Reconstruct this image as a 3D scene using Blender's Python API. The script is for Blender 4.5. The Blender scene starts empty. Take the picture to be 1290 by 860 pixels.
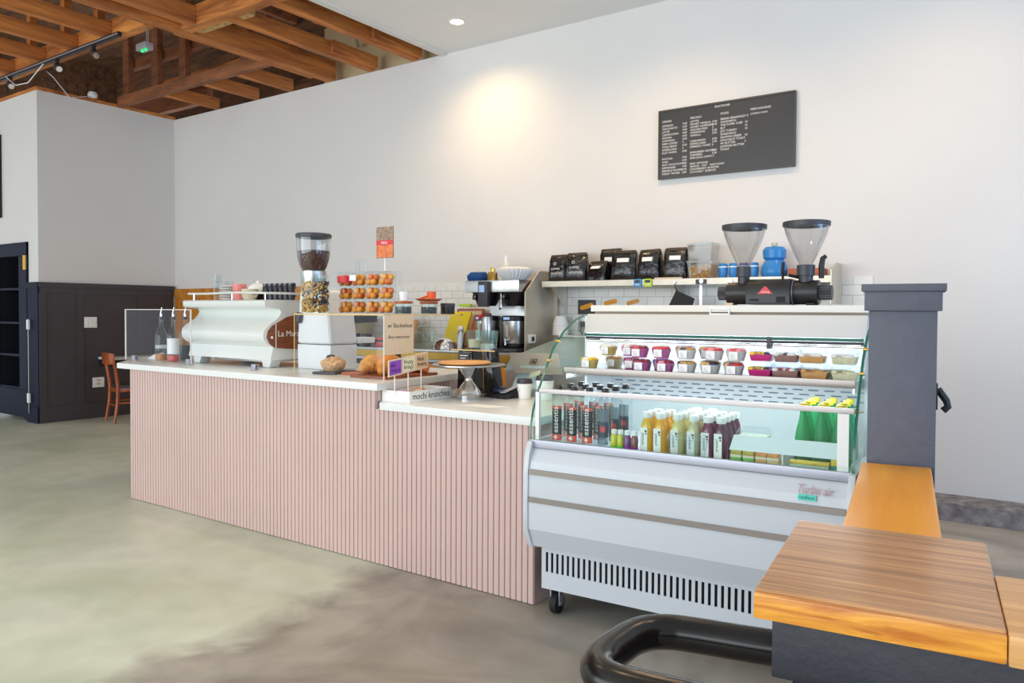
import bpy, bmesh, math, random
from mathutils import Vector, Matrix
random.seed(7)
S = bpy.context.scene
COL = S.collection
PI = math.pi
R = math.radians

# ------------------------------------------------------------------ materials
def lin(c):
    def f(v):
        v = v / 255.0
        return v / 12.92 if v <= 0.04045 else ((v + 0.055) / 1.055) ** 2.4
    return (f(c[0]), f(c[1]), f(c[2]), 1.0)

def new_mat(name):
    m = bpy.data.materials.new(name)
    m.use_nodes = True
    nt = m.node_tree
    b = nt.nodes['Principled BSDF']
    return m, nt, b

def N(nt, typ, **kw):
    n = nt.nodes.new(typ)
    for k, v in kw.items():
        if k in n.inputs:
            n.inputs[k].default_value = v
        else:
            setattr(n, k, v)
    return n

def plain(name, col, rough=0.5, metal=0.0, var=0.0, vscale=20.0, bump=0.0, bscale=60.0, spec=0.5, coat=0.0):
    m, nt, b = new_mat(name)
    c = lin(col)
    b.inputs['Roughness'].default_value = rough
    b.inputs['Metallic'].default_value = metal
    b.inputs['Specular IOR Level'].default_value = spec
    b.inputs['Coat Weight'].default_value = coat
    b.inputs['Base Color'].default_value = c
    tc = N(nt, 'ShaderNodeTexCoord')
    if var > 0:
        n = N(nt, 'ShaderNodeTexNoise', Scale=vscale, Detail=4.0)
        nt.links.new(tc.outputs['Object'], n.inputs['Vector'])
        r = N(nt, 'ShaderNodeValToRGB')
        r.color_ramp.elements[0].position = 0.3
        r.color_ramp.elements[1].position = 0.7
        r.color_ramp.elements[0].color = (c[0] * (1 - var), c[1] * (1 - var), c[2] * (1 - var), 1)
        r.color_ramp.elements[1].color = (min(1, c[0] * (1 + var)), min(1, c[1] * (1 + var)), min(1, c[2] * (1 + var)), 1)
        nt.links.new(n.outputs['Fac'], r.inputs['Fac'])
        nt.links.new(r.outputs['Color'], b.inputs['Base Color'])
    if bump > 0:
        n2 = N(nt, 'ShaderNodeTexNoise', Scale=bscale, Detail=3.0)
        nt.links.new(tc.outputs['Object'], n2.inputs['Vector'])
        bp = N(nt, 'ShaderNodeBump', Strength=bump, Distance=0.01)
        nt.links.new(n2.outputs['Fac'], bp.inputs['Height'])
        nt.links.new(bp.outputs['Normal'], b.inputs['Normal'])
    return m

def wood(name, dark, light, scale=(3, 30, 30), rough=0.45, coat=0.0, contrast=(0.3, 0.7), bump=0.1, knots=0.0):
    """grain runs along the axis whose scale is small"""
    m, nt, b = new_mat(name)
    tc = N(nt, 'ShaderNodeTexCoord')
    mp = N(nt, 'ShaderNodeMapping')
    mp.inputs['Scale'].default_value = scale
    nt.links.new(tc.outputs['Object'], mp.inputs['Vector'])
    n = N(nt, 'ShaderNodeTexNoise', Scale=1.0, Detail=6.0, Roughness=0.6, Distortion=0.6)
    nt.links.new(mp.outputs['Vector'], n.inputs['Vector'])
    r = N(nt, 'ShaderNodeValToRGB')
    r.color_ramp.elements[0].position = contrast[0]
    r.color_ramp.elements[1].position = contrast[1]
    r.color_ramp.elements[0].color = lin(dark)
    r.color_ramp.elements[1].color = lin(light)
    nt.links.new(n.outputs['Fac'], r.inputs['Fac'])
    nt.links.new(r.outputs['Color'], b.inputs['Base Color'])
    b.inputs['Roughness'].default_value = rough
    b.inputs['Coat Weight'].default_value = coat
    b.inputs['Coat Roughness'].default_value = 0.15
    bp = N(nt, 'ShaderNodeBump', Strength=bump, Distance=0.005)
    nt.links.new(n.outputs['Fac'], bp.inputs['Height'])
    nt.links.new(bp.outputs['Normal'], b.inputs['Normal'])
    return m

def clear(name, tint=(245, 250, 250), refl=0.05, edge=0.6, rough=0.03, power=3.0):
    """thin clear glass or plastic: see-through with a reflection that grows at grazing angles"""
    m = bpy.data.materials.new(name)
    m.use_nodes = True
    nt = m.node_tree
    nt.nodes.clear()
    out = N(nt, 'ShaderNodeOutputMaterial')
    tr = N(nt, 'ShaderNodeBsdfTransparent')
    tr.inputs['Color'].default_value = lin(tint)
    gl = N(nt, 'ShaderNodeBsdfGlossy')
    gl.inputs['Roughness'].default_value = rough
    gl.inputs['Color'].default_value = (0.9, 0.93, 0.95, 1)
    lw = N(nt, 'ShaderNodeLayerWeight')
    lw.inputs['Blend'].default_value = 0.5
    pw = N(nt, 'ShaderNodeMath', operation='POWER')
    pw.inputs[1].default_value = power
    nt.links.new(lw.outputs['Facing'], pw.inputs[0])
    ma = N(nt, 'ShaderNodeMath', operation='MULTIPLY_ADD')
    ma.inputs[1].default_value = edge
    ma.inputs[2].default_value = refl
    nt.links.new(pw.outputs[0], ma.inputs[0])
    mx = N(nt, 'ShaderNodeMixShader')
    nt.links.new(ma.outputs[0], mx.inputs[0])
    nt.links.new(tr.outputs[0], mx.inputs[1])
    nt.links.new(gl.outputs[0], mx.inputs[2])
    nt.links.new(mx.outputs[0], out.inputs['Surface'])
    return m

def milky(name, col, opac=0.5, rough=0.3):
    """translucent tinted plastic"""
    m = bpy.data.materials.new(name)
    m.use_nodes = True
    nt = m.node_tree
    b = nt.nodes['Principled BSDF']
    b.inputs['Base Color'].default_value = lin(col)
    b.inputs['Roughness'].default_value = rough
    tr = N(nt, 'ShaderNodeBsdfTransparent')
    tr.inputs['Color'].default_value = lin(col)
    mx = N(nt, 'ShaderNodeMixShader')
    mx.inputs[0].default_value = opac
    out = nt.nodes['Material Output']
    nt.links.new(tr.outputs[0], mx.inputs[1])
    nt.links.new(b.outputs[0], mx.inputs[2])
    nt.links.new(mx.outputs[0], out.inputs['Surface'])
    return m

def glow(name, col, strength):
    m = bpy.data.materials.new(name)
    m.use_nodes = True
    nt = m.node_tree
    nt.nodes.clear()
    out = N(nt, 'ShaderNodeOutputMaterial')
    e = N(nt, 'ShaderNodeEmission', Strength=strength)
    e.inputs['Color'].default_value = lin(col)
    nt.links.new(e.outputs[0], out.inputs['Surface'])
    return m

def floor_mat():
    m, nt, b = new_mat('polished_concrete')
    tc = N(nt, 'ShaderNodeTexCoord')
    def noise(sc, det=6.0, dist=0.0, seed=0.0):
        n = N(nt, 'ShaderNodeTexNoise', Scale=sc, Detail=det, Distortion=dist)
        mp = N(nt, 'ShaderNodeMapping')
        mp.inputs['Location'].default_value = (seed, seed * 1.7, 0)
        nt.links.new(tc.outputs['Object'], mp.inputs['Vector'])
        nt.links.new(mp.outputs['Vector'], n.inputs['Vector'])
        return n
    def ramp(src, a, c, p0=0.35, p1=0.65):
        r = N(nt, 'ShaderNodeValToRGB')
        r.color_ramp.elements[0].position = p0
        r.color_ramp.elements[1].position = p1
        r.color_ramp.elements[0].color = lin(a)
        r.color_ramp.elements[1].color = lin(c)
        nt.links.new(src, r.inputs['Fac'])
        return r
    n1 = noise(0.9, 5.0, 0.8)
    left = ramp(n1.outputs['Fac'], FL_A, FL_B)
    n2 = noise(1.6, 7.0, 1.2, 4.3)
    right = ramp(n2.outputs['Fac'], FR_A, FR_B)
    # slab joint: x about -2.9, blurred by noise
    sx = N(nt, 'ShaderNodeSeparateXYZ')
    nt.links.new(tc.outputs['Object'], sx.inputs[0])
    n3 = noise(2.2, 6.0, 0.5, 9.1)
    ad = N(nt, 'ShaderNodeMath', operation='MULTIPLY_ADD')
    ad.inputs[1].default_value = 0.9
    nt.links.new(n3.outputs['Fac'], ad.inputs[0])
    nt.links.new(sx.outputs['X'], ad.inputs[2])
    mr = N(nt, 'ShaderNodeMapRange')
    mr.inputs['From Min'].default_value = -2.62
    mr.inputs['From Max'].default_value = -2.38
    nt.links.new(ad.outputs[0], mr.inputs['Value'])
    mx = N(nt, 'ShaderNodeMixRGB')
    nt.links.new(mr.outputs[0], mx.inputs[0])
    nt.links.new(left.outputs[0], mx.inputs[1])
    nt.links.new(right.outputs[0], mx.inputs[2])
    # fine mottling
    n4 = noise(5.0, 8.0, 0.3, 2.0)
    rr = ramp(n4.outputs['Fac'], (240, 240, 238), (255, 255, 255), 0.3, 0.7)
    ml = N(nt, 'ShaderNodeMixRGB', blend_type='MULTIPLY')
    ml.inputs[0].default_value = 1.0
    nt.links.new(mx.outputs[0], ml.inputs[1])
    nt.links.new(rr.outputs[0], ml.inputs[2])
    nt.links.new(ml.outputs[0], b.inputs['Base Color'])
    b.inputs['Roughness'].default_value = 0.42
    b.inputs['Specular IOR Level'].default_value = 0.35
    bp = N(nt, 'ShaderNodeBump', Strength=0.05, Distance=0.01)
    nt.links.new(n4.outputs['Fac'], bp.inputs['Height'])
    nt.links.new(bp.outputs['Normal'], b.inputs['Normal'])
    return m

def tile_mat():
    m, nt, b = new_mat('white_subway_tile')
    tc = N(nt, 'ShaderNodeTexCoord')
    sx = N(nt, 'ShaderNodeSeparateXYZ')
    cb = N(nt, 'ShaderNodeCombineXYZ')
    nt.links.new(tc.outputs['Object'], sx.inputs[0])
    nt.links.new(sx.outputs['X'], cb.inputs['X'])
    nt.links.new(sx.outputs['Z'], cb.inputs['Y'])
    br = N(nt, 'ShaderNodeTexBrick', Scale=1.0)
    br.inputs['Brick Width'].default_value = 0.155
    br.inputs['Row Height'].default_value = 0.078
    br.inputs['Mortar Size'].default_value = 0.0028
    br.inputs['Color1'].default_value = lin((236, 234, 226))
    br.inputs['Color2'].default_value = lin((228, 227, 220))
    br.inputs['Mortar'].default_value = lin((186, 184, 176))
    nt.links.new(cb.outputs[0], br.inputs['Vector'])
    nt.links.new(br.outputs['Color'], b.inputs['Base Color'])
    b.inputs['Roughness'].default_value = 0.25
    return m

FL_A, FL_B = (200, 208, 186), (224, 229, 212)
FR_A, FR_B = (142, 136, 126), (182, 176, 166)

M = {}
M['paint'] = plain('white_wall_paint', (226, 222, 217), 0.75, var=0.02, vscale=1.2, bump=0.03, bscale=40)
M['ceil'] = plain('ceiling_paint', (238, 236, 232), 0.8)
M['char'] = plain('charcoal_paint', (66, 62, 65), 0.45, var=0.06, vscale=4)
M['navy'] = plain('navy_black_paint', (18, 27, 48), 0.6, spec=0.2, var=0.1, vscale=4)
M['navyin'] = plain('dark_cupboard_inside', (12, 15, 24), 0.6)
M['post'] = plain('grey_post_paint', (84, 85, 96), 0.5, var=0.06, vscale=18, bump=0.15, bscale=40)
M['kerb'] = plain('rough_concrete', (128, 124, 124), 0.95, var=0.45, vscale=14, bump=0.8, bscale=30)
M['floor'] = floor_mat()
M['tile'] = tile_mat()
M['pink'] = plain('pink_ribbed_paint', (206, 178, 170), 0.6, var=0.03, vscale=3)
M['quartz'] = plain('white_quartz', (229, 230, 227), 0.25, var=0.02, vscale=8)
M['beam'] = wood('old_orange_timber', (130, 64, 26), (226, 142, 66), (7, 1.2, 12), 0.7, bump=0.4)
M['beamx'] = wood('old_orange_timber_cross', (136, 68, 28), (232, 150, 72), (1.2, 6, 10), 0.7, bump=0.4)
M['darkbeam'] = wood('dark_brown_timber', (104, 62, 40), (168, 104, 64), (2, 8, 10), 0.75, bump=0.4)
M['deckdark'] = wood('dark_roof_boards', (66, 44, 30), (136, 92, 58), (2, 12, 10), 0.85)
M['beigeboard'] = plain('beige_wall_board', (214, 190, 150), 0.8, var=0.06, vscale=4)
M['honey'] = wood('honey_wood', (176, 102, 26), (222, 150, 62), (18, 2, 3), 0.4, coat=0.2)
M['cabwood'] = wood('orange_cabinet_wood', (206, 128, 30), (238, 166, 58), (14, 3, 2), 0.4, coat=0.2)
M['ledge'] = wood('varnished_orange_wood', (236, 146, 8), (252, 176, 26), (22, 1.6, 8), 0.35, coat=0.15, contrast=(0.2, 0.8), bump=0.03)
M['plank'] = wood('brown_striped_plank', (140, 92, 50), (226, 168, 112), (2.0, 62, 62), 0.38, coat=0.3, contrast=(0.28, 0.72), bump=0.1)
M['plankedge'] = wood('orange_plank_edge', (186, 96, 16), (255, 180, 64), (5, 30, 46), 0.35, coat=0.3, contrast=(0.3, 0.65), bump=0.25)
M['plank2'] = wood('pale_plank', (198, 138, 74), (236, 184, 116), (1.6, 36, 36), 0.4, coat=0.25, contrast=(0.3, 0.7), bump=0.06)
M['chairwood'] = wood('chair_wood', (120, 52, 18), (190, 96, 40), (14, 14, 3), 0.35, coat=0.3)
M['redboard'] = wood('red_brown_board', (150, 66, 26), (198, 102, 48), (4, 20, 20), 0.45)
M['boardwood'] = wood('serving_board_wood', (120, 54, 24), (176, 92, 46), (4, 26, 20), 0.4)
M['steel'] = plain('brushed_steel', (196, 196, 194), 0.28, 1.0, var=0.05, vscale=6)
M['steelshelf'] = plain('shelf_steel', (206, 198, 182), 0.42, 0.6, var=0.08, vscale=5)
M['chrome'] = plain('chrome', (226, 226, 226), 0.07, 1.0)
M['alu'] = plain('grey_aluminium', (172, 174, 184), 0.4, 0.6)
M['strip'] = plain('steel_trim_strip', (134, 126, 120), 0.3, 1.0)
M['brass'] = plain('brass', (206, 168, 82), 0.3, 1.0)
M['case'] = plain('case_white_enamel', (203, 208, 214), 0.3, var=0.01, vscale=3)
M['casein'] = plain('case_inside_white', (232, 238, 242), 0.35)
M['slot'] = plain('dark_slot', (30, 30, 34), 0.8)
M['black'] = plain('black_plastic', (24, 24, 26), 0.4)
M['blackgloss'] = plain('black_gloss', (18, 18, 20), 0.12)
M['darkgrey'] = plain('dark_grey', (58, 58, 62), 0.45)
M['rubber'] = plain('rubber', (22, 22, 24), 0.7)
M['white'] = plain('white_plastic', (238, 238, 236), 0.35)
M['enamel'] = plain('espresso_white_enamel', (222, 225, 221), 0.2, coat=0.2)
M['paper'] = plain('white_paper', (244, 242, 238), 0.8)
M['kraft'] = plain('kraft_paper', (232, 208, 176), 0.85, var=0.03, vscale=30)
M['ink'] = plain('dark_ink', (70, 62, 58), 0.8)
M['whiteink'] = plain('white_lettering', (240, 232, 224), 0.7)
M['slate'] = plain('menu_board_black', (56, 54, 54), 0.35, var=0.05, vscale=5)
M['glass'] = clear('clear_glass', (244, 252, 250), 0.03, 0.5)
M['caseglass'] = clear('case_glass', (246, 252, 250), 0.012, 0.3)
M['acry'] = clear('clear_acrylic', (251, 252, 253), 0.008, 0.18)
M['pet'] = clear('clear_pet', (249, 251, 252), 0.02, 0.38, 0.06, 2.2)
M['binplastic'] = clear('clear_bin_plastic', (226, 226, 224), 0.05, 0.7, 0.05, 1.6)
M['fascia'] = plain('case_fascia_enamel', (214, 210, 205), 0.35)  # beige tint puts warm light from above into the enamel colour
M['hopper'] = clear('clear_hopper', (232, 232, 232), 0.06, 0.7, 0.05, 2.0)
M['greenedge'] = plain('green_glass_edge', (24, 104, 84), 0.15)
M['acryedge'] = plain('acrylic_edge', (226, 224, 218), 0.2)
M['acrygold'] = plain('acrylic_gold_edge', (222, 186, 116), 0.25)
M['greenglass'] = milky('green_bottle_glass', (84, 206, 146), 0.32, 0.08)
M['yellow'] = plain('yellow_plastic', (240, 214, 20), 0.45)
M['lime'] = plain('lime_plastic', (190, 222, 40), 0.4)
M['blue'] = plain('blue_plastic', (50, 146, 206), 0.35)
M['bluec'] = milky('blue_cup_plastic', (60, 150, 220), 0.75, 0.25)
M['purplec'] = milky('purple_cup_plastic', (130, 120, 200), 0.7, 0.25)
M['navycloth'] = plain('navy_cloth', (26, 72, 130), 0.9, bump=0.4, bscale=80)
M['blackcloth'] = plain('black_cloth', (44, 44, 48), 0.95, bump=0.3, bscale=120)
M['red'] = plain('red_plastic', (222, 58, 44), 0.35)
M['orange'] = plain('orange_plastic', (238, 96, 28), 0.4)
M['logored'] = plain('logo_red', (214, 40, 48), 0.4)
M['pinkcup'] = plain('pink_ceramic', (232, 140, 136), 0.3)
M['beigecup'] = plain('beige_ceramic', (206, 196, 172), 0.35)
M['greycup'] = plain('dark_glazed_cup', (46, 44, 56), 0.12, coat=0.4)
M['whitecup'] = plain('white_ceramic', (236, 238, 236), 0.2)
M['bean'] = plain('coffee_beans', (92, 50, 34), 0.5, var=0.5, vscale=90, bump=1.0, bscale=110)
M['granola'] = plain('granola', (222, 166, 94), 0.8, var=0.5, vscale=70, bump=1.0, bscale=80)
M['chips'] = plain('dark_chips', (60, 58, 74), 0.6)
M['ball'] = plain('fried_dough', (246, 158, 40), 0.55, var=0.22, vscale=40, bump=0.3, bscale=60)
M['ball2'] = plain('fried_dough_dark', (222, 116, 34), 0.55, var=0.25, vscale=40, bump=0.3, bscale=60)
M['crois'] = plain('croissant_crust', (226, 160, 76), 0.5, var=0.3, vscale=26, bump=0.5, bscale=40)
M['crois2'] = plain('croissant_orange', (226, 138, 30), 0.5, var=0.2, vscale=26, bump=0.4, bscale=40)
M['muffin'] = plain('muffin_crumb', (236, 180, 128), 0.7, var=0.35, vscale=60, bump=0.8, bscale=80)
M['foil'] = plain('black_coffee_bag', (26, 25, 27), 0.16, var=0.2, vscale=14, bump=1.0, bscale=22, coat=0.3)
M['foilwarm'] = plain('black_bag_folded_top', (74, 62, 50), 0.3, 0.3, var=0.3, vscale=20, bump=0.8, bscale=22)
M['bluegrey'] = plain('tablet_shell', (148, 146, 138), 0.4, 0.3)
M['teal'] = plain('pale_teal_steel', (166, 188, 186), 0.3, 0.4)
M['pipe'] = plain('black_lacquered_steel', (26, 22, 20), 0.22, var=0.5, vscale=9, spec=0.4)  # warm mottling in the base colour stands in for brown reflections
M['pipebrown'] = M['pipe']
M['benchpaint'] = plain('dark_grey_bench_paint', (50, 50, 56), 0.5, var=0.08, vscale=14, bump=0.15, bscale=50)
M['lamp'] = glow('lamp_glow', (255, 236, 196), 14.0)
M['led'] = glow('case_led_glow', (236, 246, 255), 9.0)
M['greenled'] = glow('green_led', (40, 230, 110), 2.0)
M['display'] = glow('lit_display', (170, 200, 240), 0.9)
M['conduit'] = plain('galvanised_conduit', (176, 176, 176), 0.35, 0.8)
M['terra'] = plain('amber_syrup', (206, 118, 40), 0.2)
M['redsyrup'] = plain('red_syrup', (236, 70, 56), 0.25)

# ------------------------------------------------------------------ mesh building
class MB:
    def __init__(self):
        self.bm = bmesh.new()
    def _f(self, vs):
        try:
            self.bm.faces.new(vs)
        except ValueError:
            pass
    def box(self, x0, x1, y0, y1, z0, z1):
        v = [self.bm.verts.new(p) for p in ((x0, y0, z0), (x1, y0, z0), (x1, y1, z0), (x0, y1, z0), (x0, y0, z1), (x1, y0, z1), (x1, y1, z1), (x0, y1, z1))]
        for q in ((0, 3, 2, 1), (4, 5, 6, 7), (0, 1, 5, 4), (1, 2, 6, 5), (2, 3, 7, 6), (3, 0, 4, 7)):
            self._f([v[i] for i in q])
        return self
    def hexa(self, pts):
        """8 points: four of the bottom ccw, four of the top ccw"""
        v = [self.bm.verts.new(p) for p in pts]
        for q in ((0, 3, 2, 1), (4, 5, 6, 7), (0, 1, 5, 4), (1, 2, 6, 5), (2, 3, 7, 6), (3, 0, 4, 7)):
            self._f([v[i] for i in q])
        return self
    def loft(self, rings, cap=True, close=True):
        vs = [[self.bm.verts.new(p) for p in r] for r in rings]
        for a, b in zip(vs[:-1], vs[1:]):
            n = len(a)
            for i in range(n if close else n - 1):
                j = (i + 1) % n
                self._f([a[i], a[j], b[j], b[i]])
        if cap:
            self._f(list(reversed(vs[0])))
            self._f(vs[-1])
        return self
    def lathe(self, prof, c=(0, 0, 0), seg=20, cap=True, sx=1.0, sy=1.0):
        rings = []
        for r, z in prof:
            r = max(r, 0.0004)
            rings.append([(c[0] + sx * r * math.cos(2 * PI * i / seg), c[1] + sy * r * math.sin(2 * PI * i / seg), c[2] + z) for i in range(seg)])
        return self.loft(rings, cap)
    def tube(self, pts, r, seg=10, cap=True):
        pts = [Vector(p) for p in pts]
        rr = r if isinstance(r, (list, tuple)) else [r] * len(pts)
        rings = []
        up = None
        for i, p in enumerate(pts):
            d = (pts[min(i + 1, len(pts) - 1)] - pts[max(i - 1, 0)]).normalized()
            if up is None:
                up = Vector((0, 0, 1)) if abs(d.z) < 0.9 else Vector((1, 0, 0))
            a = d.cross(up)
            if a.length < 1e-4:
                a = d.cross(Vector((0.3, 1, 0.2)))
            a.normalize()
            b = a.cross(d).normalized()
            up = b
            rings.append([tuple(p + rr[i] * (math.cos(2 * PI * k / seg) * a + math.sin(2 * PI * k / seg) * b)) for k in range(seg)])
        return self.loft(rings, cap)
    def cyl(self, p0, p1, r0, r1=None, seg=16):
        return self.tube([p0, p1], [r0, r0 if r1 is None else r1], seg)
    def prism(self, poly, a0, a1, axis='x'):
        """poly in the two other axes, in order (y,z), (x,z) or (x,y)"""
        def pt(p, a):
            return (a, p[0], p[1]) if axis == 'x' else ((p[0], a, p[1]) if axis == 'y' else (p[0], p[1], a))
        return self.loft([[pt(p, a0) for p in poly], [pt(p, a1) for p in poly]])
    def ball(self, c, r, seg=14, rings=8, sx=1, sy=1, sz=1):
        prof = [(r * math.sin(PI * k / rings), -r * math.cos(PI * k / rings) * sz) for k in range(rings + 1)]
        return self.lathe(prof, c, seg, True, sx, sy)
    def build(self, name, mat, parent=None, world=False, smooth=True, bevel=0.0, seg=2, angle=40, solid=0.0):
        bm = self.bm
        bmesh.ops.recalc_face_normals(bm, faces=bm.faces)
        if bevel > 0:
            ed = [e for e in bm.edges if len(e.link_faces) == 2 and e.calc_face_angle(0) > R(35)]
            bmesh.ops.bevel(bm, geom=ed, offset=bevel, segments=seg, profile=0.7, affect='EDGES', clamp_overlap=True)
        if world and parent is not None:
            bm.transform(root_matrix(parent).inverted())
        me = bpy.data.meshes.new(name)
        bm.to_mesh(me)
        bm.free()
        if smooth:
            me.shade_smooth()
            me.set_sharp_from_angle(angle=R(angle))
        me.materials.append(mat)
        o = bpy.data.objects.new(name, me)
        COL.objects.link(o)
        if parent is not None:
            o.parent = parent
        return o

def root_matrix(o):
    m = Matrix.LocRotScale(o.location, o.rotation_euler, None)
    return root_matrix(o.parent) @ m if o.parent else m

def tag(o, label, cat, group=None, kind=None):
    o['label'] = label
    o['category'] = cat
    if group:
        o['group'] = group
    if kind:
        o['kind'] = kind
    return o

def struct(o, label=None):
    o['kind'] = 'structure'
    if label:
        o['label'] = label
    return o

def thing(name, label, cat, loc=(0, 0, 0), rz=0.0, group=None):
    o = bpy.data.objects.new(name, None)
    o.empty_display_size = 0.05
    o.location = loc
    o.rotation_euler = (0, 0, rz)
    COL.objects.link(o)
    return tag(o, label, cat, group)

def dup(root, loc, rz=None, label=None, parent=None):
    def cp(o, p):
        c = o.copy()
        COL.objects.link(c)
        c.parent = p
        for ch in o.children:
            cp(ch, c)
        return c
    r = cp(root, parent)
    r.location = loc
    if rz is not None:
        r.rotation_euler = (0, 0, rz)
    if label:
        r['label'] = label
    return r

_FONT = {}
def text(body, size, mat, parent, loc, rot=(PI / 2, 0, 0), name='lettering', align='LEFT', extrude=0.0006, world=False, shear=0.0, spacing=1.0, line=1.0, width=None):
    cu = bpy.data.curves.new('t', 'FONT')
    cu.body = body
    cu.size = size
    cu.extrude = extrude
    cu.align_x = align
    cu.shear = shear
    cu.space_character = spacing
    cu.space_line = line
    cu.resolution_u = 2
    t = bpy.data.objects.new('t', cu)
    COL.objects.link(t)
    dg = bpy.context.evaluated_depsgraph_get()
    me = bpy.data.meshes.new_from_object(t.evaluated_get(dg))
    bpy.data.objects.remove(t)
    bpy.data.curves.remove(cu)
    if width:
        xs = [v.co.x for v in me.vertices]
        k = width / max(1e-6, max(xs) - min(xs))
        for v in me.vertices:
            v.co.x *= k
    me.name = name
    me.materials.clear()
    me.materials.append(mat)
    o = bpy.data.objects.new(name, me)
    COL.objects.link(o)
    mw = Matrix.LocRotScale(Vector(loc), __import__('mathutils').Euler(rot), None)
    if world and parent is not None:
        mw = root_matrix(parent).inverted() @ mw
    me.transform(mw)
    if parent is not None:
        o.parent = parent
    return o

ORD = ['first', 'second', 'third', 'fourth', 'fifth', 'sixth', 'seventh', 'eighth', 'ninth', 'tenth', 'eleventh', 'twelfth']

# ------------------------------------------------------------------ room shell
YB, XL, ZC, YR = 6.22, -10.36, 4.13, 4.42
struct(MB().box(-14, 6, -7, 6.4, -0.1, 0).build('floor', M['floor'], smooth=False), 'polished concrete floor, greenish cream slab meeting a grey brown slab')
struct(MB().box(XL - 0.1, 6, YB, YB + 0.12, 0, ZC).build('wall_back', M['paint'], smooth=False), 'tall white painted wall behind the counter')
struct(MB().box(XL - 0.1, XL, YR + 0.1, YB, 0, ZC).box(XL - 0.26, XL, YR, YR + 0.1, 0, ZC).box(-14, XL - 0.26, YR, YR + 0.1, 2.27, ZC).box(-14, -12.2, YR, YR + 0.1, 0, 2.27)
       .build('wall_left', M['paint'], smooth=False), 'white wall with an outer corner at the far left')
# white soffit ceiling with its moulded edge
CX = -5.33
struct(MB().box(CX, 6, -7, YB, ZC, ZC + 0.08).build('ceiling', M['ceil'], smooth=False), 'flat white ceiling over the right of the room')
struct(MB().box(CX - 0.05, CX, -3, YB - 0.002, ZC - 0.005, ZC + 0.09).box(CX - 0.02, CX + 0.05, -3, YB - 0.002, ZC - 0.018, ZC - 0.001)
       .build('trim_1', M['paint'], smooth=False), 'white moulding along the cut edge of the ceiling')
# rough kerb at the foot of the back wall
mb = MB()
n = 44
rings = []
for i in range(n + 1):
    x = -1.4 + 6.4 * i / n
    j = random.uniform(-0.008, 0.008)
    k = random.uniform(-0.006, 0.006)
    rings.append([(x, 5.955 + j, 0), (x, 5.965 + j, 0.118 + k), (x, 6.0 + j, 0.128 + k), (x, YB, 0.132), (x, YB, 0)])
mb.loft(rings)
struct(mb.build('trim_2', M['kerb'], angle=25), 'rough grey concrete kerb along the foot of the back wall')
# tiles and wood panelling on the back wall
struct(MB().box(-7.35, -1.10, YB - 0.014, YB - 0.001, 0.5, 1.70).build('trim_3', M['tile'], smooth=False), 'white subway tile splashback')
mb = MB().box(XL + 0.03, -7.36, YB - 0.02, YB - 0.001, 0, 1.70)
mb.box(XL + 0.03, -7.36, YB - 0.035, YB - 0.02, 1.60, 1.72)
for x in (-10.3, -9.3, -8.3, -7.42):
    mb.box(x, x + 0.06, YB - 0.03, YB - 0.02, 0, 1.60)
struct(mb.build('trim_4', M['honey'], smooth=False), 'honey brown wood panelling on the back wall')
# charcoal wainscot on the left wall and round its corner
mb = MB().box(XL, XL + 0.02, YR, YB - 0.04, 0, 1.74)
mb.box(XL, XL + 0.045, YR - 0.02, YB - 0.04, 1.70, 1.76)
mb.box(XL, XL + 0.035, YR - 0.01, YB - 0.04, 0.0, 0.20)
for y in (YR - 0.01, 4.86, 5.66, 6.08):
    mb.box(XL, XL + 0.032, y, y + 0.085, 0.20, 1.62)
mb.box(XL, XL + 0.032, YR, YB - 0.04, 1.62, 1.70)
struct(mb.build('trim_5', M['char'], smooth=False), 'charcoal panelled wainscot on the left wall')
mb = MB().box(XL - 0.26, XL + 0.02, YR - 0.02, YR - 0.001, 0, 1.74).box(XL - 0.26, XL + 0.03, YR - 0.035, YR - 0.02, 0, 0.2).box(XL - 0.26, XL + 0.03, YR - 0.03, YR - 0.02, 1.68, 1.76)
struct(mb.build('trim_6', M['navy'], smooth=False), 'navy black panelling beside the tall cupboard')
struct(MB().box(XL - 0.12, XL + 0.03, YR - 0.02, YB, ZC + 0.001, ZC + 0.035).box(-14, XL - 0.12, YR - 0.02, YR + 0.12, ZC + 0.001, ZC + 0.035)
       .build('trim_7', M['beamx'], smooth=False), 'raw timber plate on top of the left wall')

# ------------------------------------------------------------------ open roof space
struct(MB().box(-14, -5.3, -7, 8.2, 5.75, 5.85).build('ceiling_roof', M['deckdark'], smooth=False), 'dark boarded underside of the roof')
struct(MB().box(-14, -7.35, 7.3, 7.4, 4.0, 5.8).build('wall_attic', M['deckdark'], smooth=False), 'dark boards at the back of the roof space')
struct(MB().box(-7.35, -5.3, 6.36, 6.42, 4.0, 4.85).build('wall_attic_board', M['beigeboard'], smooth=False), 'beige board at the back of the roof space')
struct(MB().box(-14.1, -14, -7, 8.2, 4.0, 5.8).box(-5.3, -5.2, -7, 7.0, 4.21, 5.8).build('wall_attic_side', M['deckdark'], smooth=False))

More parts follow.
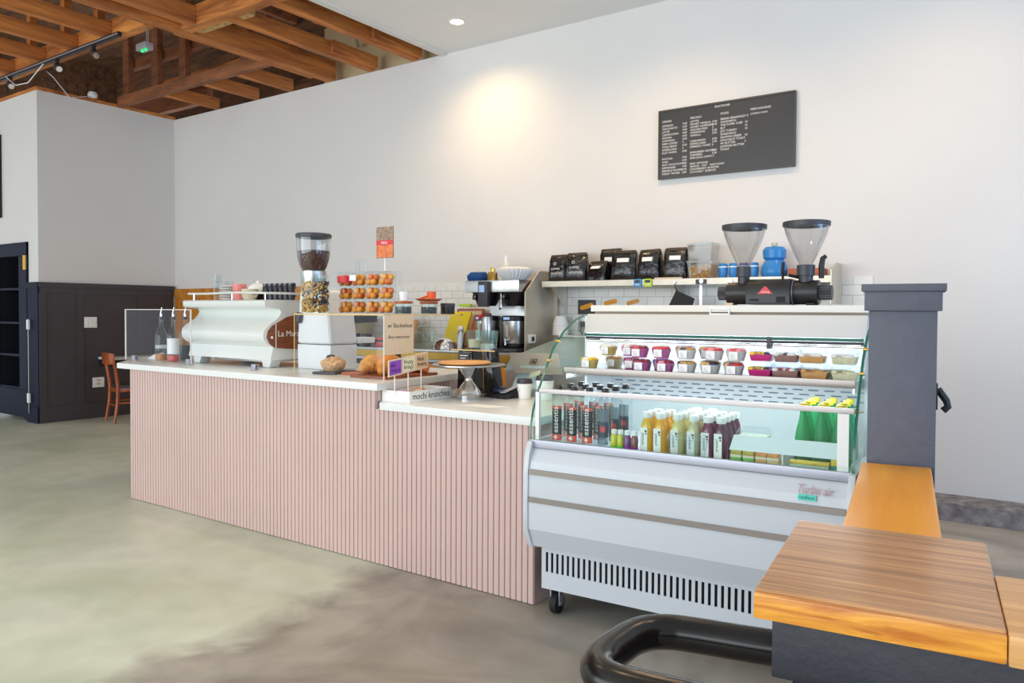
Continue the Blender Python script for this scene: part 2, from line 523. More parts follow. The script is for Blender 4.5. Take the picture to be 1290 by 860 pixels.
def beam(name, label, x0, x1, y0, y1, z0, z1, mat, group='timbers of the open ceiling', extra=None):
    o = thing(name, label, 'beam', ((x0 + x1) / 2, (y0 + y1) / 2, z0), 0, group)
    MB().box(x0, x1, y0, y1, z0, z1).build('timber', mat, o, world=True, bevel=0.004, seg=1)
    if extra:
        MB().box(*extra).build('splice_block', mat, o, world=True, bevel=0.004, seg=1)
    return o
J = 0.045
beam('ceiling_joist', 'orange joist nearest the white ceiling edge, running to the back wall', -5.76, -5.67, 4.38, 6.21, ZC, ZC + 0.15, M['beam'], extra=(-5.67, -5.62, 5.5, 6.21, ZC + .02, ZC + 0.15))
beam('ceiling_joist', 'second orange joist from the white ceiling edge', -6.42, -6.33, 4.38, 6.21, ZC, ZC + 0.15, M['beam'], extra=(-6.33, -6.28, 5.55, 6.21, ZC + .02, ZC + 0.15))
beam('ceiling_girder', 'long doubled orange beam running from the front to the back wall', -7.13, -6.98, 0.5, 6.21, ZC, ZC + 0.22, M['beam'], extra=(-7.17, -7.13, 4.3, 6.0, ZC, ZC + 0.09))
beam('ceiling_joist', 'orange joist just behind the long beam, meeting the back wall', -7.83, -7.74, 5.462, 6.21, ZC, ZC + 0.14, M['beam'])
beam('ceiling_joist', 'second joist left of the long beam, meeting the back wall', -8.50, -8.41, 5.462, 6.21, ZC, ZC + 0.14, M['beam'])
beam('ceiling_joist', 'dark joist nearest the far corner of the walls', -9.35, -9.26, 5.462, 6.21, ZC, ZC + 0.14, M['beam'])
beam('cross_beam', 'dark weathered ledger beam crossing in front of the far corner', -10.3, -7.17, 5.38, 5.46, ZC, ZC + 0.13, M['darkbeam'])
beam('cross_beam', 'orange header beam above the black lamp track', -10.5, -7.17, 4.0, 4.10, ZC, ZC + 0.19, M['beamx'])
beam('cross_beam', 'bright orange header between long beam and ceiling edge', -6.98, -5.40, 4.26, 4.38, ZC, ZC + 0.19, M['beamx'])
beam('ceiling_joist', 'bright orange joist beside the long beam, towards the front', -6.83, -6.72, 0.5, 4.26, ZC, ZC + 0.17, M['beam'])
for i, x in enumerate((-7.79, -8.47, -9.18, -9.95)):
    beam('ceiling_joist', f'orange joist in front of the header, {ORD[i]} left of the long beam', x - 0.045, x + 0.045, 0.6, 4.0, ZC, ZC + 0.15, M['beam'])
beam('rough_plank', 'pale rough sawn plank with bark under the bright header', -7.0, -6.15, 4.40, 4.50, ZC + 0.03, ZC + 0.16, plain('mottled_plank', (206, 168, 112), 0.85, var=0.45, vscale=18, bump=0.6, bscale=20))
for i, x in enumerate((-10.13, -9.44, -8.82, -7.6)):
    beam('roof_post', f'dark brown upright post in the roof space, {ORD[i]} from the far left', x - 0.07, x + 0.07, 5.40, 5.48, ZC + 0.131, 5.74, M['darkbeam'])
beam('roof_chord', 'dark horizontal chord tying the roof posts', -10.3, -7.3, 5.49, 5.58, 4.62, 4.74, M['darkbeam'])
beam('roof_chord', 'brown sloping chord low in the far roof space', -13.0, -9.7, 6.3, 6.4, 4.32, 4.55, M['darkbeam'])
beam('roof_post', 'timber stud beside the beige board in the roof space', -6.95, -6.85, 6.44, 6.52, 4.13, 5.74, M['beam'])
beam('roof_post', 'timber stud over the header near the ceiling edge', -6.2, -6.1, 5.2, 5.28, 4.33, 5.74, M['beam'])
beam('roof_post', 'timber stud rising from the long girder', -7.10, -7.0, 4.8, 4.9, 4.41, 5.74, M['beam'])
beam('roof_rafter', 'brown rafter under the roof boards over the far corner', -9.0, -8.9, 1.0, 7.2, 5.5, 5.7, M['darkbeam'])
beam('roof_rafter', 'brown rafter under the roof boards over the track', -10.2, -10.1, 1.0, 7.2, 5.5, 5.7, M['darkbeam'])
beam('roof_rafter', 'brown rafter under the roof boards over the long beam', -7.6, -7.5, 1.0, 7.2, 5.5, 5.7, M['darkbeam'])
beam('roof_rafter', 'brown rafter under the roof boards near the ceiling edge', -6.4, -6.3, 1.0, 6.9, 5.5, 5.7, M['darkbeam'])
for i, y in enumerate((1.7, 2.6, 3.4)):
    beam('purlin', f'reddish brown purlin above the front joists, {ORD[i]} from the front', -13.5, -7.2, y, y + 0.09, 4.62 + 0.12 * i, 4.78 + 0.12 * i, M['beamx'])
for i, x in enumerate((-9.6, -8.8, -8.1)):
    beam('roof_post', f'reddish stud standing over the lamp track header, {ORD[i]} from the left', x - 0.045, x + 0.045, 4.01, 4.09, 4.372, 5.74, M['beam'])
beam('roof_brace', 'brown brace lying along the roof boards behind the ledger beam', -10.3, -7.4, 5.9, 5.98, 4.42, 4.56, M['beamx'])
# conduits, bracket strip, cables
tag(MB().tube([(-6.55, 2.5, 4.42), (-6.72, 4.1, 4.42), (-7.1, 5.6, 4.44), (-7.2, 6.3, 4.46)], 0.016, 8).build('conduit_pipe', M['conduit']), 'grey metal conduit crossing above the long orange beam', 'pipe')
tag(MB().tube([(-5.5, 5.0, 4.42), (-6.2, 5.75, 4.44), (-6.7, 6.3, 4.5)], 0.016, 8).build('conduit_pipe', M['conduit']), 'grey conduit above the joists near the ceiling edge', 'pipe')
tag(MB().tube([(-5.45, 5.5, 4.40), (-6.0, 6.0, 4.42), (-6.3, 6.3, 4.46)], 0.016, 8).build('conduit_pipe', M['conduit']), 'grey conduit close to the back wall above the joists', 'pipe')
mb = MB()
mb.box(-8.45, -7.85, 3.05, 3.09, ZC + 0.21, ZC + 0.25).box(-8.45, -7.85, 3.05, 3.055, ZC + 0.21, ZC + 0.27)
tag(mb.build('bracket_strip', plain('green_grey_metal', (188, 196, 170), 0.5, 0.4), smooth=False), 'pale green slotted metal strip lying across the front joists', 'bracket')
tag(MB().tube([(-9.9, 3.90, 4.08), (-9.5, 3.84, 3.9), (-9.2, 3.84, 3.88), (-9.05, 3.93, 4.08)], 0.005, 7).build('cable', M['white']), 'white cable drooping under the black lamp track', 'cable')
tag(MB().tube([(-9.6, 4.2, 4.17), (-9.2, 4.1, 4.0), (-9.7, 4.5, 3.95), (-10.2, 5.0, 4.16)], 0.005, 7).build('cable', M['white']), 'white cable looping behind the lamp track to the wall top', 'cable')
# track lighting
t = thing('lamp_track', 'thin black lamp track fixed under the orange header beam', 'track', (-9.0, 3.96, ZC - 0.05))
MB().box(-10.6, -7.52, 3.94, 3.975, ZC - 0.045, ZC - 0.001).build('rail', M['black'], t, world=True, smooth=False)
MB().box(-10.6, -7.53, 3.935, 3.94, ZC - 0.03, ZC - 0.016).build('conductor_strip', M['alu'], t, world=True, smooth=False)
def spot(loc, label):
    t = thing('track_spotlight', label, 'lamp', loc, R(-30), 'spotlights on the black track')
    MB().cyl((0, 0, -0.001), (0, 0, -0.09), 0.014, seg=10).box(-0.03, 0.03, -0.018, 0.018, -0.03, 0.0).build('stem', M['black'], t)
    a = Vector((0.02, 0, -0.075))
    b = a + Vector((0.13, 0.03, -0.06))
    MB().cyl(a - (b - a) * 0.25, b, 0.034, seg=18).build('lamp_head', M['darkgrey'], t)
    MB().cyl(b, b + (b - a) * 0.04, 0.029, seg=18).build('lens', M['chrome'], t)
    return t
spot((-8.02, 3.957, ZC - 0.046), 'black track spotlight nearest the grey junction box')
spot((-8.79, 3.957, ZC - 0.046), 'middle black spotlight on the lamp track')
spot((-9.92, 3.957, ZC - 0.046), 'black track spotlight furthest left on the track')
t = thing('junction_box', 'small grey metal box hanging below the girder, green lights', 'electrical box', (-7.24, 4.05, 3.90))
MB().box(-7.33, -7.16, 4.01, 4.09, 3.92, 3.985).build('box', M['alu'], t, world=True, bevel=0.006)
MB().box(-7.20, -7.185, 4.04, 4.06, 3.9855, 4.129).build('strap', M['conduit'], t, world=True, smooth=False)
for x in (-7.23, -7.17):
    MB().ball((x, 4.02, 3.905), 0.014, 8, 5).build('indicator_light', M['greenled'], t, world=True)
tag(MB().lathe([(0.0, 0), (0.05, 0.005), (0.06, 0.04), (0.045, 0.075), (0.0, 0.08)], (XL + 0.06, 5.06, ZC + 0.036), 16).build('detector', M['white']), 'round white sensor sitting on the left wall plate', 'sensor')
# recessed downlight
t = thing('ceiling_downlight', 'round recessed downlight glowing in the white ceiling', 'lamp', (-4.62, 5.58, ZC))
MB().lathe([(0.062, 0.0), (0.088, -0.001), (0.09, -0.006), (0.064, -0.008), (0.06, -0.002)], (0, 0, 0), 28, cap=False).build('trim_ring', M['ceil'], t)
MB().lathe([(0.0, -0.002), (0.061, -0.002), (0.061, -0.0035), (0.0, -0.0035)], (0, 0, 0), 28).build('lens', M['lamp'], t)

# ------------------------------------------------------------------ far left corner
t = thing('display_cupboard', 'tall navy black cupboard with four dark open compartments', 'cupboard', (-11.3, YR, 0))
x0, x1 = -12.15, -10.63
mb = MB()
mb.box(x0, x1, YR - 0.02, YR + 0.02, 2.10, 2.27)          # head
mb.box(-10.86, -10.72, YR - 0.02, YR + 0.02, 0.40, 2.10)   # right stile
mb.box(x0, -11.48, YR - 0.02, YR + 0.02, 0.40, 2.10)
mb.box(x0, -10.72, YR - 0.02, YR + 0.02, 0.05, 0.40)
mb.build('face_frame', M['navy'], t, world=True, bevel=0.004, seg=1)
MB().box(-10.72, x1, YR - 0.025, YR + 0.02, 0.02, 2.27).build('jamb', M['navy'], t, world=True, bevel=0.004, seg=1)
mb = MB().box(x0, -10.7, YR + 0.40, YR + 0.42, 0.05, 2.2).box(-10.86, -10.84, YR + 0.02, YR + 0.4, 0.05, 2.2).box(-11.5, -11.48, YR + 0.02, YR + 0.4, 0.05, 2.2).box(-11.48, -10.86, YR + 0.02, YR + 0.4, 2.1, 2.12)
mb.build('carcass', M['navyin'], t, world=True, smooth=False)
for z in (1.68, 1.245, 0.83, 0.41):
    MB().box(-11.48, -10.86, YR - 0.005, YR + 0.4, z - 0.014, z + 0.014).build('shelf', M['navy'], t, world=True, smooth=False)
MB().box(-10.665, -10.632, YR - 0.04, YR - 0.024, 1.92, 2.10).cyl((-10.668, YR - 0.04, 1.92), (-10.668, YR - 0.04, 2.10), 0.009, seg=8).build('hinge', M['brass'], t, world=True)
t = thing('surface_bolt', 'long thin white bolt rod on the navy panelling', 'bolt', (-10.53, YR - 0.03, 0.9))
for z in (1.23, 0.31):
    MB().box(-10.56, -10.51, YR - 0.06, YR - 0.036, z - 0.06, z + 0.06).build('bolt_bracket', M['white'], t, world=True, bevel=0.004)
MB().cyl((-10.535, YR - 0.048, 0.12), (-10.535, YR - 0.048, 1.3), 0.006, seg=8).build('rod', M['steel'], t, world=True)
t = thing('framed_picture', 'black frame edge hanging high on the far left wall', 'picture frame', (-11.8, YR, 2.6))
MB().box(-12.3, -11.36, YR - 0.05, YR - 0.002, 2.62, 3.70).build('frame', M['black'], t, world=True, bevel=0.005)
MB().box(-12.2, -11.46, YR - 0.053, YR - 0.05, 2.72, 3.60).build('picture', M['darkgrey'], t, world=True, smooth=False)
t = thing('light_switch', 'white triple light switch on the charcoal wainscot', 'switch', (XL + 0.033, 4.93, 1.18))
MB().box(XL + 0.0335, XL + 0.041, 4.945, 5.105, 1.185, 1.325).build('plate', M['white'], t, world=True, bevel=0.002)
for y in (4.97, 5.015, 5.06):
    MB().box(XL + 0.041, XL + 0.046, y, y + 0.026, 1.215, 1.295).build('rocker', M['paper'], t, world=True, bevel=0.001)
t = thing('wall_outlet', 'white outlet plate low on the charcoal wainscot behind the chair', 'outlet', (XL + 0.02, 5.1, 0.4))
MB().box(XL + 0.0205, XL + 0.028, 5.05, 5.20, 0.40, 0.53).build('plate', M['white'], t, world=True, bevel=0.002)
for z in (0.43, 0.48):
    MB().box(XL + 0.028, XL + 0.030, 5.10, 5.15, z, z + 0.03).build('socket', M['beigecup'], t, world=True, smooth=False)
t = thing('wall_ledge', 'narrow white shelf top fixed along the charcoal wainscot', 'ledge', (XL + 0.3, 5.6, 0.78))
MB().box(XL + 0.034, -9.95, 5.12, 6.1, 0.77, 0.80).build('top', M['quartz'], t, world=True, bevel=0.003)
MB().box(XL + 0.034, XL + 0.07, 5.14, 6.1, 0.68, 0.77).build('support_rail', M['black'], t, world=True, smooth=False)

def chair():
    t = thing('wooden_chair', 'reddish brown wooden chair pulled up by the charcoal wainscot', 'chair', (-9.72, 5.22, 0), R(-13))
    for s in (-1, 1):
        MB().tube([(s * 0.20, -0.24, 0), (s * 0.185, -0.20, 0.25), (s * 0.18, -0.19, 0.45), (s * 0.185, -0.22, 0.66), (s * 0.2, -0.26, 0.86)], [0.016, 0.022, 0.024, 0.02, 0.016], 10).build('leg', M['chairwood'], t)
        MB().tube([(s * 0.21, 0.20, 0), (s * 0.19, 0.18, 0.44)], [0.016, 0.022], 10).build('leg', M['chairwood'], t)
        MB().cyl((s * 0.19, -0.20, 0.25), (s * 0.2, 0.185, 0.25), 0.011, seg=8).build('stretcher', M['chairwood'], t)
        MB().box(s * 0.185 - 0.012, s * 0.185 + 0.012, -0.18, 0.18, 0.39, 0.44).build('seat_rail', M['chairwood'], t, bevel=0.003)
    MB().box(-0.17, 0.17, -0.205, -0.185, 0.385, 0.435).build('seat_rail', M['chairwood'], t, bevel=0.003)
    MB().cyl((-0.19, -0.205, 0.22), (0.19, -0.205, 0.22), 0.012, seg=8).build('stretcher', M['chairwood'], t)
    rings = []
    for i in range(9):
        u = -1 + i / 4.0
        x, y = u * 0.245, -0.30 + 0.05 * u * u
        h = 0.065 - 0.012 * u * u * u * u
        rings.append([(x, y - 0.012, 0.80 - h), (x, y + 0.012, 0.80 - h), (x, y + 0.004, 0.82 + h), (x, y - 0.016, 0.82 + h)])
    MB().loft(rings).build('backrest', M['chairwood'], t, bevel=0.006)
    MB().prism([(-0.22, -0.18), (0.22, -0.18), (0.235, 0.22), (-0.235, 0.22)], 0.44, 0.475, 'z').build('seat', M['darkgrey'], t, bevel=0.012)
chair()

# menu board on the back wall
t = thing('menu_board', 'black menu board with white lettering high on the back wall', 'menu', (-2.263, YB, 2.58))
BX, BZ, BY = -2.846, 2.579, YB - 0.03
MB().box(BX, BX + 1.167, BY, YB - 0.001, BZ, BZ + 0.595).build('board', M['slate'], t, world=True, bevel=0.002, seg=1)
fr = MB()
for a in ((0, 1.167, 0.58, 0.595), (0, 1.167, 0, 0.012), (0, 0.012, 0.012, 0.58), (1.155, 1.167, 0.012, 0.58)):
    fr.box(BX + a[0], BX + a[1], BY - 0.006, BY - 0.0005, BZ + a[2], BZ + a[3])
fr.build('frame', plain('menu_frame', (70, 62, 56), 0.4), t, world=True, smooth=False)
def menu(col_x, z, body, size=0.0235, name='menu_column', line=1.0):
    text(body, size, M['whiteink'], t, (BX + col_x, BY - 0.0005, BZ + z), name=name, extrude=0.0008, world=True, line=line, spacing=1.02)
LS = 0.0263 / 0.0235
menu(0.508, 0.553, 'BLACKLINE', 0.0245, 'heading')
menu(0.036, 0.487, 'DRINKS', 0.0245, 'heading')
menu(0.036, 0.450, 'ESPRESSO\nMACCHIATO\nLATTE\nCAPPUCCINO\nMOCHA\nCORTADO\nDRIP COFFEE\nCOLD BREW\nAMERICANO\nFLAT WHITE\n\nMATCHA\nCHAI\nHOT CHOCOLATE\nLEMONADE\nARNOLD PALMER\nSTEAM  WATER', 0.0235, line=LS * 0.985)
menu(0.222, 0.450, '3.00\n3.50\n4.00\n4.00\n4.50\n3.50\n3\n4.50\n3\n4.00\n\n5.00\n4.50\n4.00\n4.00\n4.00\n3.00', 0.0235, line=LS * 0.985)
menu(0.292, 0.487, 'SPECIALS', 0.0245, 'heading')
menu(0.292, 0.457, 'LATTES\nHONEY VANILLA\nHONEY LAVENDER\nGOLDEN MILK\nCINNAMON\nVANILLA\n\nCARDAMOM\nPURPLE RAIN\nESPRESSO TONIC\n\nEVERGREEN WATER\nTURMERIC\nPINK JOOL KARTS 5\n\nMILK OPTIONS\nWHOLE   OAT   HALF+HALF\nSTRAWBERRY ALMOND\nCOCONUT  ESSENCE', 0.0235, line=LS * 0.905)
menu(0.487, 0.433, '5.00\n5.00\n5\n5.50\n5.50\n\n5.00\n5.50\n6\n\n5.00\n5.50', 0.0235, line=LS * 0.905)
menu(0.558, 0.487, 'FOOD', 0.0245, 'heading')
menu(0.558, 0.442, 'BREAD BREAKFAST 9\nSANDWICH\nTHE SUPER CHEF\nBLT\nJOY TURKEY\nSANDWICH\nSALMON GREEK\nAVOCADO TOAST\nW/ BUTTER\nALMOND BUTTER\nTOAST', 0.0245, line=1.03)
menu(0.762, 0.394, '10\n12\n12\n\n10\n\n7', 0.0235, line=LS)
menu(0.808, 0.487, 'MERCHANDISE', 0.0245, 'heading')
menu(0.808, 0.452, 'COMING SOON', 0.019)

# ------------------------------------------------------------------ service counter
def ribbed(x0, x1, y, z0, z1, depth=0.010, pitch=0.0345, axis='x'):
    """tambour front: rounded ribs with grooves between"""
    n = max(1, round((x1 - x0) / pitch))
    p = (x1 - x0) / n
    prof = []
    for i in range(n):
        a = x0 + i * p
        for u, d in ((0.0, 0.0), (0.06, 0.0), (0.10, 0.75), (0.28, 0.96), (0.5, 1.0), (0.72, 0.96), (0.90, 0.75), (0.94, 0.0)):
            prof.append((a + u * p, -depth * d))
    prof.append((x1, 0.0))
    mb = MB()
    if axis == 'x':
        poly = [(q[0], y + q[1]) for q in prof] + [(x1, y + 0.012), (x0, y + 0.012)]
    else:
        poly = [(y - q[1], q[0]) for q in prof] + [(y - 0.012, x1), (y - 0.012, x0)]
    rings = [[(a, b, z0) for a, b in poly], [(a, b, z1) for a, b in poly]]
    mb.loft(rings, cap=False)
    return mb
TX0, TX1, LX1, FY = -5.70, -3.115, -2.04, 3.065
t = thing('service_counter', 'long white topped counter with pink ribbed front, tall left and low right', 'counter', (-3.9, 3.5, 0))
MB().prism([(TX0 + 0.003, FY + 0.013), (TX1 - 0.012, FY + 0.013), (-3.255, 4.06), (-6.05, 4.06), (-6.05, 3.34)], 0, 0.979, 'z').box(TX1 - 0.011, LX1, FY + 0.013, 3.88, 0, 0.874).build('carcass', M['pink'], t, world=True, smooth=False)
ribbed(TX0, TX1, FY, 0.004, 0.979).build('ribbed_panel', M['pink'], t, world=True, angle=30)
ribbed(TX1, LX1, FY, 0.004, 0.874).build('ribbed_panel', M['pink'], t, world=True, angle=30)
rb = ribbed(0.01, 1.0, 0.0, 0.916, 0.979)
rb.bm.transform(Matrix.Translation((TX1 + 0.001, FY, 0)) @ Matrix.Rotation(math.atan2(0.795, -0.118), 4, 'Z'))
rb.build('ribbed_panel', M['pink'], t, world=True, angle=30)
MB().prism([(-5.80, 3.012), (-3.055, 3.012), (-3.205, 4.12), (-6.15, 4.12), (-6.15, 3.30)], 0.98, 1.02, 'z').build('countertop', M['quartz'], t, world=True, bevel=0.004)
MB().box(-3.05, -2.013, 3.025, 3.95, 0.875, 0.915).box(-3.2, -3.05, 3.10, 3.95, 0.876, 0.915).build('countertop', M['quartz'], t, world=True, bevel=0.004)
ZT, ZL = 1.0205, 0.9155

# clear guard at the left end
t = thing('acrylic_guard', 'clear acrylic guard panel standing in front of the syrup bottles', 'screen', (-5.6, 3.24, ZT))
MB().box(-6.09, -5.185, 3.23, 3.238, ZT + 0.004, 1.425).build('panel', M['acry'], t, world=True, smooth=False)
MB().box(-6.092, -6.084, 3.2295, 3.2385, ZT + 0.004, 1.425).box(-5.19, -5.184, 3.2295, 3.2385, ZT + 0.004, 1.425).box(-6.084, -5.19, 3.2295, 3.2385, 1.421, 1.426).build('polished_edge', M['acryedge'], t, world=True, smooth=False)
def clip(x, y, parent=None):
    return MB().box(x - 0.02, x + 0.02, y - 0.016, y + 0.016, ZT, ZT + 0.012).box(x - 0.02, x + 0.02, y - 0.016, y - 0.006, ZT + 0.0115, ZT + 0.04).box(x - 0.02, x + 0.02, y + 0.006, y + 0.016, ZT + 0.0115, ZT + 0.04)
for x in (-5.95, -5.21):
    clip(x, 3.234).build('clip', M['alu'], t, world=True, bevel=0.002)
tag(clip(-4.39, 3.20).build('panel_clip', M['alu'], bevel=0.002), 'small metal clip alone on the counter edge before the espresso machine', 'clip')

# syrup bottles
def syrup(loc, label, liq, level, lab=None, neckmat='steel'):
    t = thing('syrup_bottle', label, 'bottle', loc, 0, 'syrup bottles with pour spouts')
    MB().lathe([(0.0, 0.0), (0.042, 0.001), (0.044, 0.012), (0.044, 0.19), (0.038, 0.225), (0.018, 0.265), (0.0145, 0.28), (0.0145, 0.315), (0.017, 0.317), (0.017, 0.33)], (0, 0, 0), 22, cap=False).build('glass', M['glass'], t)
    MB().lathe([(0.0, 0.004), (0.04, 0.005), (0.041, 0.012), (0.041, level), (0.0, level)], (0, 0, 0), 22).build('syrup', liq, t)
    if lab:
        MB().lathe([(0.0446, 0.06), (0.0446, 0.18)], (0, 0, 0), 22, cap=False).build('label', lab, t)
    MB().lathe([(0.0, 0.325), (0.018, 0.325), (0.019, 0.345), (0.012, 0.35), (0.0, 0.35)], (0, 0, 0), 14).build('stopper', M['darkgrey'], t)
    MB().tube([(0, 0, 0.35), (0, 0, 0.38), (0.012, 0, 0.42)], [0.008, 0.007, 0.004], 8).build('spout', M['chrome'], t)
    return t
b1 = syrup((-5.76, 3.34, ZT), 'clear syrup bottle with amber liquid, nearest the guard corner', M['terra'], 0.055)
MB().lathe([(0.0446, 0.10), (0.0446, 0.125)], (0, 0, 0), 22, cap=False).build('painted_band', milky('frosted_print', (240, 240, 240), 0.5), b1)
syrup((-5.61, 3.35, ZT), 'clear syrup bottle with white label and red liquid', M['redsyrup'], 0.05, M['white'])
syrup((-5.66, 3.48, ZT), 'dark stoppered syrup bottle half hidden behind the espresso machine', M['darkgrey'], 0.12)
mb = MB()
rings = []
for i in range(9):
    x = -0.12 + 0.03 * i
    h = (0.012, 0.03, 0.045, 0.04, 0.055, 0.05, 0.04, 0.03, 0.012)[i]
    rings.append([(x, -0.05 + 0.01 * (i % 2), 0), (x, -0.03, h * 0.8), (x + 0.005, 0.0, h), (x, 0.035, h * 0.7), (x, 0.055, 0)])
t = mb.loft(rings).build('folded_cloth', M['paper'])
t.location = (-5.97, 3.46, ZT)
tag(t, 'rumpled white cloth lying behind the amber syrup bottle', 'cloth')

# ------------------------------------------------------------------ espresso machine
EX0, EX1 = -5.42, -4.44
t = thing('espresso_machine', 'large white espresso machine with rounded back and wooden end panel', 'espresso machine', (-4.9, 3.6, ZT))
prof = [(3.36, 1.075), (3.385, 1.165), (3.335, 1.19), (3.308, 1.22), (3.302, 1.25), (3.31, 1.285), (3.35, 1.32), (3.41, 1.355), (3.44, 1.385), (3.452, 1.41), (3.44, 1.43), (3.33, 1.442), (3.318, 1.452), (3.315, 1.485), (3.325, 1.495), (3.93, 1.495), (3.93, 1.42), (3.86, 1.40), (3.84, 1.2), (3.90, 1.16), (3.90, 1.075)]
MB().prism(prof, EX0, EX1 - 0.02, 'x').build('body', M['enamel'], t, world=True, angle=50)
# wooden end panel with a white rim
wood_prof = [(3.40, 1.16), (3.355, 1.19), (3.33, 1.235), (3.34, 1.28), (3.375, 1.315), (3.50, 1.375), (3.62, 1.40), (3.82, 1.41), (3.82, 1.15), (3.6, 1.145)]
MB().prism(prof, EX1 - 0.02, EX1, 'x').build('end_rim', M['enamel'], t, world=True, angle=50)
ep = MB().prism(wood_prof, EX1, EX1 + 0.006, 'x').build('end_panel', wood('espresso_wood', (112, 58, 28), (150, 84, 46), (20, 4, 30), 0.4), t, world=True)
MB().box(EX1 + 0.0061, EX1 + 0.0085, 3.400, 3.405, 1.16, 1.33).build('inlay_line', M['white'], t, world=True, smooth=False)
MB().cyl((EX1 + 0.005, 3.365, 1.235), (EX1 + 0.012, 3.365, 1.235), 0.009, seg=12).build('screw', M['chrome'], t, world=True)
text('La Marzocco', 0.058, M['white'], t, (EX1 + 0.0065, 3.418, 1.24), (PI / 2, 0, PI / 2), name='brand_lettering', world=True)
for x in (EX0 + 0.02, EX1 - 0.13):
    for y0 in (3.385, 3.80):
        MB().prism([(x, 1.076), (x + 0.11, 1.076), (x + 0.085, 1.022), (x + 0.015, 1.022)], y0, y0 + 0.085, 'y').build('leg', M['enamel'], t, world=True, bevel=0.006)
for x in (EX0 + 0.06, EX1 - 0.07):
    for y0 in (3.43, 3.84):
        MB().cyl((x, y0, 1.0207), (x, y0, 1.023), 0.02, seg=12).build('foot_pad', M['rubber'], t, world=True)
rail = [(EX0 + 0.0, 3.36, 1.545), (EX0 + 0.25, 3.34, 1.543), (-4.75, 3.33, 1.548), (EX1 + 0.0, 3.335, 1.541), (EX1 + 0.03, 3.40, 1.541), (EX1 + 0.03, 3.88, 1.541)]
MB().tube(rail, 0.0075, 8).build('cup_rail', M['enamel'], t, world=True)
for x in (EX0 + 0.10, -4.85, EX1 - 0.03):
    MB().cyl((x, 3.345, 1.49), (x, 3.345, 1.543), 0.005, seg=8).build('rail_post', M['chrome'], t, world=True)
MB().box(EX0 + 0.2, EX1 - 0.2, 3.45, 3.8, 1.05, 1.08).build('drip_tray', M['steel'], t, world=True, bevel=0.004)
for x in (-5.2, -4.93, -4.66):
    MB().cyl((x, 3.95, 1.36), (x, 3.95, 1.29), 0.035, seg=16).build('group_head', M['chrome'], t, world=True)
    MB().cyl((x, 3.98, 1.28), (x, 4.14, 1.26), 0.014, seg=10).build('portafilter', M['black'], t, world=True)
# things kept warm on the machine
ZM = 1.4955
def cupshape(name, label, cat, loc, mat, r=0.04, h=0.06, group=None):
    t = thing(name, label, cat, loc, 0, group)
    MB().lathe([(0.0, 0.0), (r * 0.7, 0.0), (r * 0.92, h * 0.35), (r, h), (r * 0.93, h), (r * 0.82, h * 0.3), (0.0, h * 0.1)], (0, 0, 0), 18).build('bowl', mat, t)
    MB().tube([(r * 0.9, 0, h * 0.8), (r * 1.4, 0, h * 0.75), (r * 1.45, 0, h * 0.45), (r * 0.85, 0, h * 0.3)], 0.0045, 7).build('handle', mat, t)
    return t
def glass_tumbler(name, label, loc, r, h, group=None, mat='glass'):
    t = thing(name, label, 'glass', loc, 0, group)
    MB().lathe([(0.0, 0.0), (r * 0.82, 0.0), (r, h), (r * 0.95, h), (r * 0.78, 0.008), (0.0, 0.008)], (0, 0, 0), 20).build('glass', M[mat], t)
    return t
for i in range(4):
    glass_tumbler('tumbler', f'clear stacked tumbler on the espresso machine, {ORD[i]} from the bottom', (-5.50 + 0.16, 3.56, ZM + 0.0005 + i * 0.046), 0.036, 0.062, 'tumblers stacked on the espresso machine', 'pet')
for i in range(6):
    sa = MB().lathe([(0.0, 0.0), (0.03, 0.0), (0.055, 0.008), (0.073, 0.014), (0.072, 0.017), (0.05, 0.011), (0.0, 0.006)], (0, 0, 0), 22).build('saucer', M['whitecup'])
    sa.location = (-5.22, 3.57, ZM + 0.0005 + i * 0.019)
    tag(sa, f'white saucer stacked on the espresso machine, {ORD[i]} from the bottom', 'saucer', 'saucers on the espresso machine')
for k, (dx, lab) in enumerate(((-0.025, 'small upturned glass on the left of the saucer stack'), (0.035, 'small upturned glass on the right of the saucer stack'))):
    glass_tumbler('shot_glass', lab, (-5.22 + dx, 3.57, ZM + 0.118), 0.022, 0.03, 'shot glasses on the saucers', 'pet')
for i in range(2):
    cupshape('cup', ('lower' if i == 0 else 'upper') + ' pink cup of a stack of two on the espresso machine', 'cup', (-5.085, 3.57, ZM + 0.0005 + i * 0.063), M['pinkcup'], 0.052, 0.06, 'pink cups')
t = thing('teapot', 'round black and white teapot on top of the espresso machine', 'teapot', (-4.945, 3.63, ZM))
MB().lathe([(0.0, 0.0), (0.05, 0.0), (0.075, 0.03), (0.078, 0.06), (0.0, 0.062)], (0, 0, 0), 22).build('base', M['blackgloss'], t)
MB().lathe([(0.0, 0.062), (0.079, 0.0625), (0.07, 0.10), (0.045, 0.125), (0.0, 0.135)], (0, 0, 0), 22).build('dome', M['whitecup'], t)
MB().ball((0, 0, 0.14), 0.012, 10, 6).build('knob', M['whitecup'], t)
cupshape('cup', 'beige speckled cup between the teapot and dark cups', 'cup', (-4.86, 3.50, ZM), M['beigecup'], 0.06, 0.082)
t = cupshape('cup', 'black cup holding a white bowl behind the beige cup', 'cup', (-4.80, 3.63, ZM), M['blackgloss'], 0.055, 0.10)
for i in range(6):
    x = -4.745 + i * 0.057
    for j in range(2):
        cupshape('cup', f'dark glazed cup on the machine, {ORD[i]} from the beige cup, ' + ('lower' if j == 0 else 'upper') + ' layer', 'cup', (x, 3.56, ZM + 0.0005 + j * 0.0615), M['greycup'], 0.0275, 0.06, 'dark cups on the espresso machine')

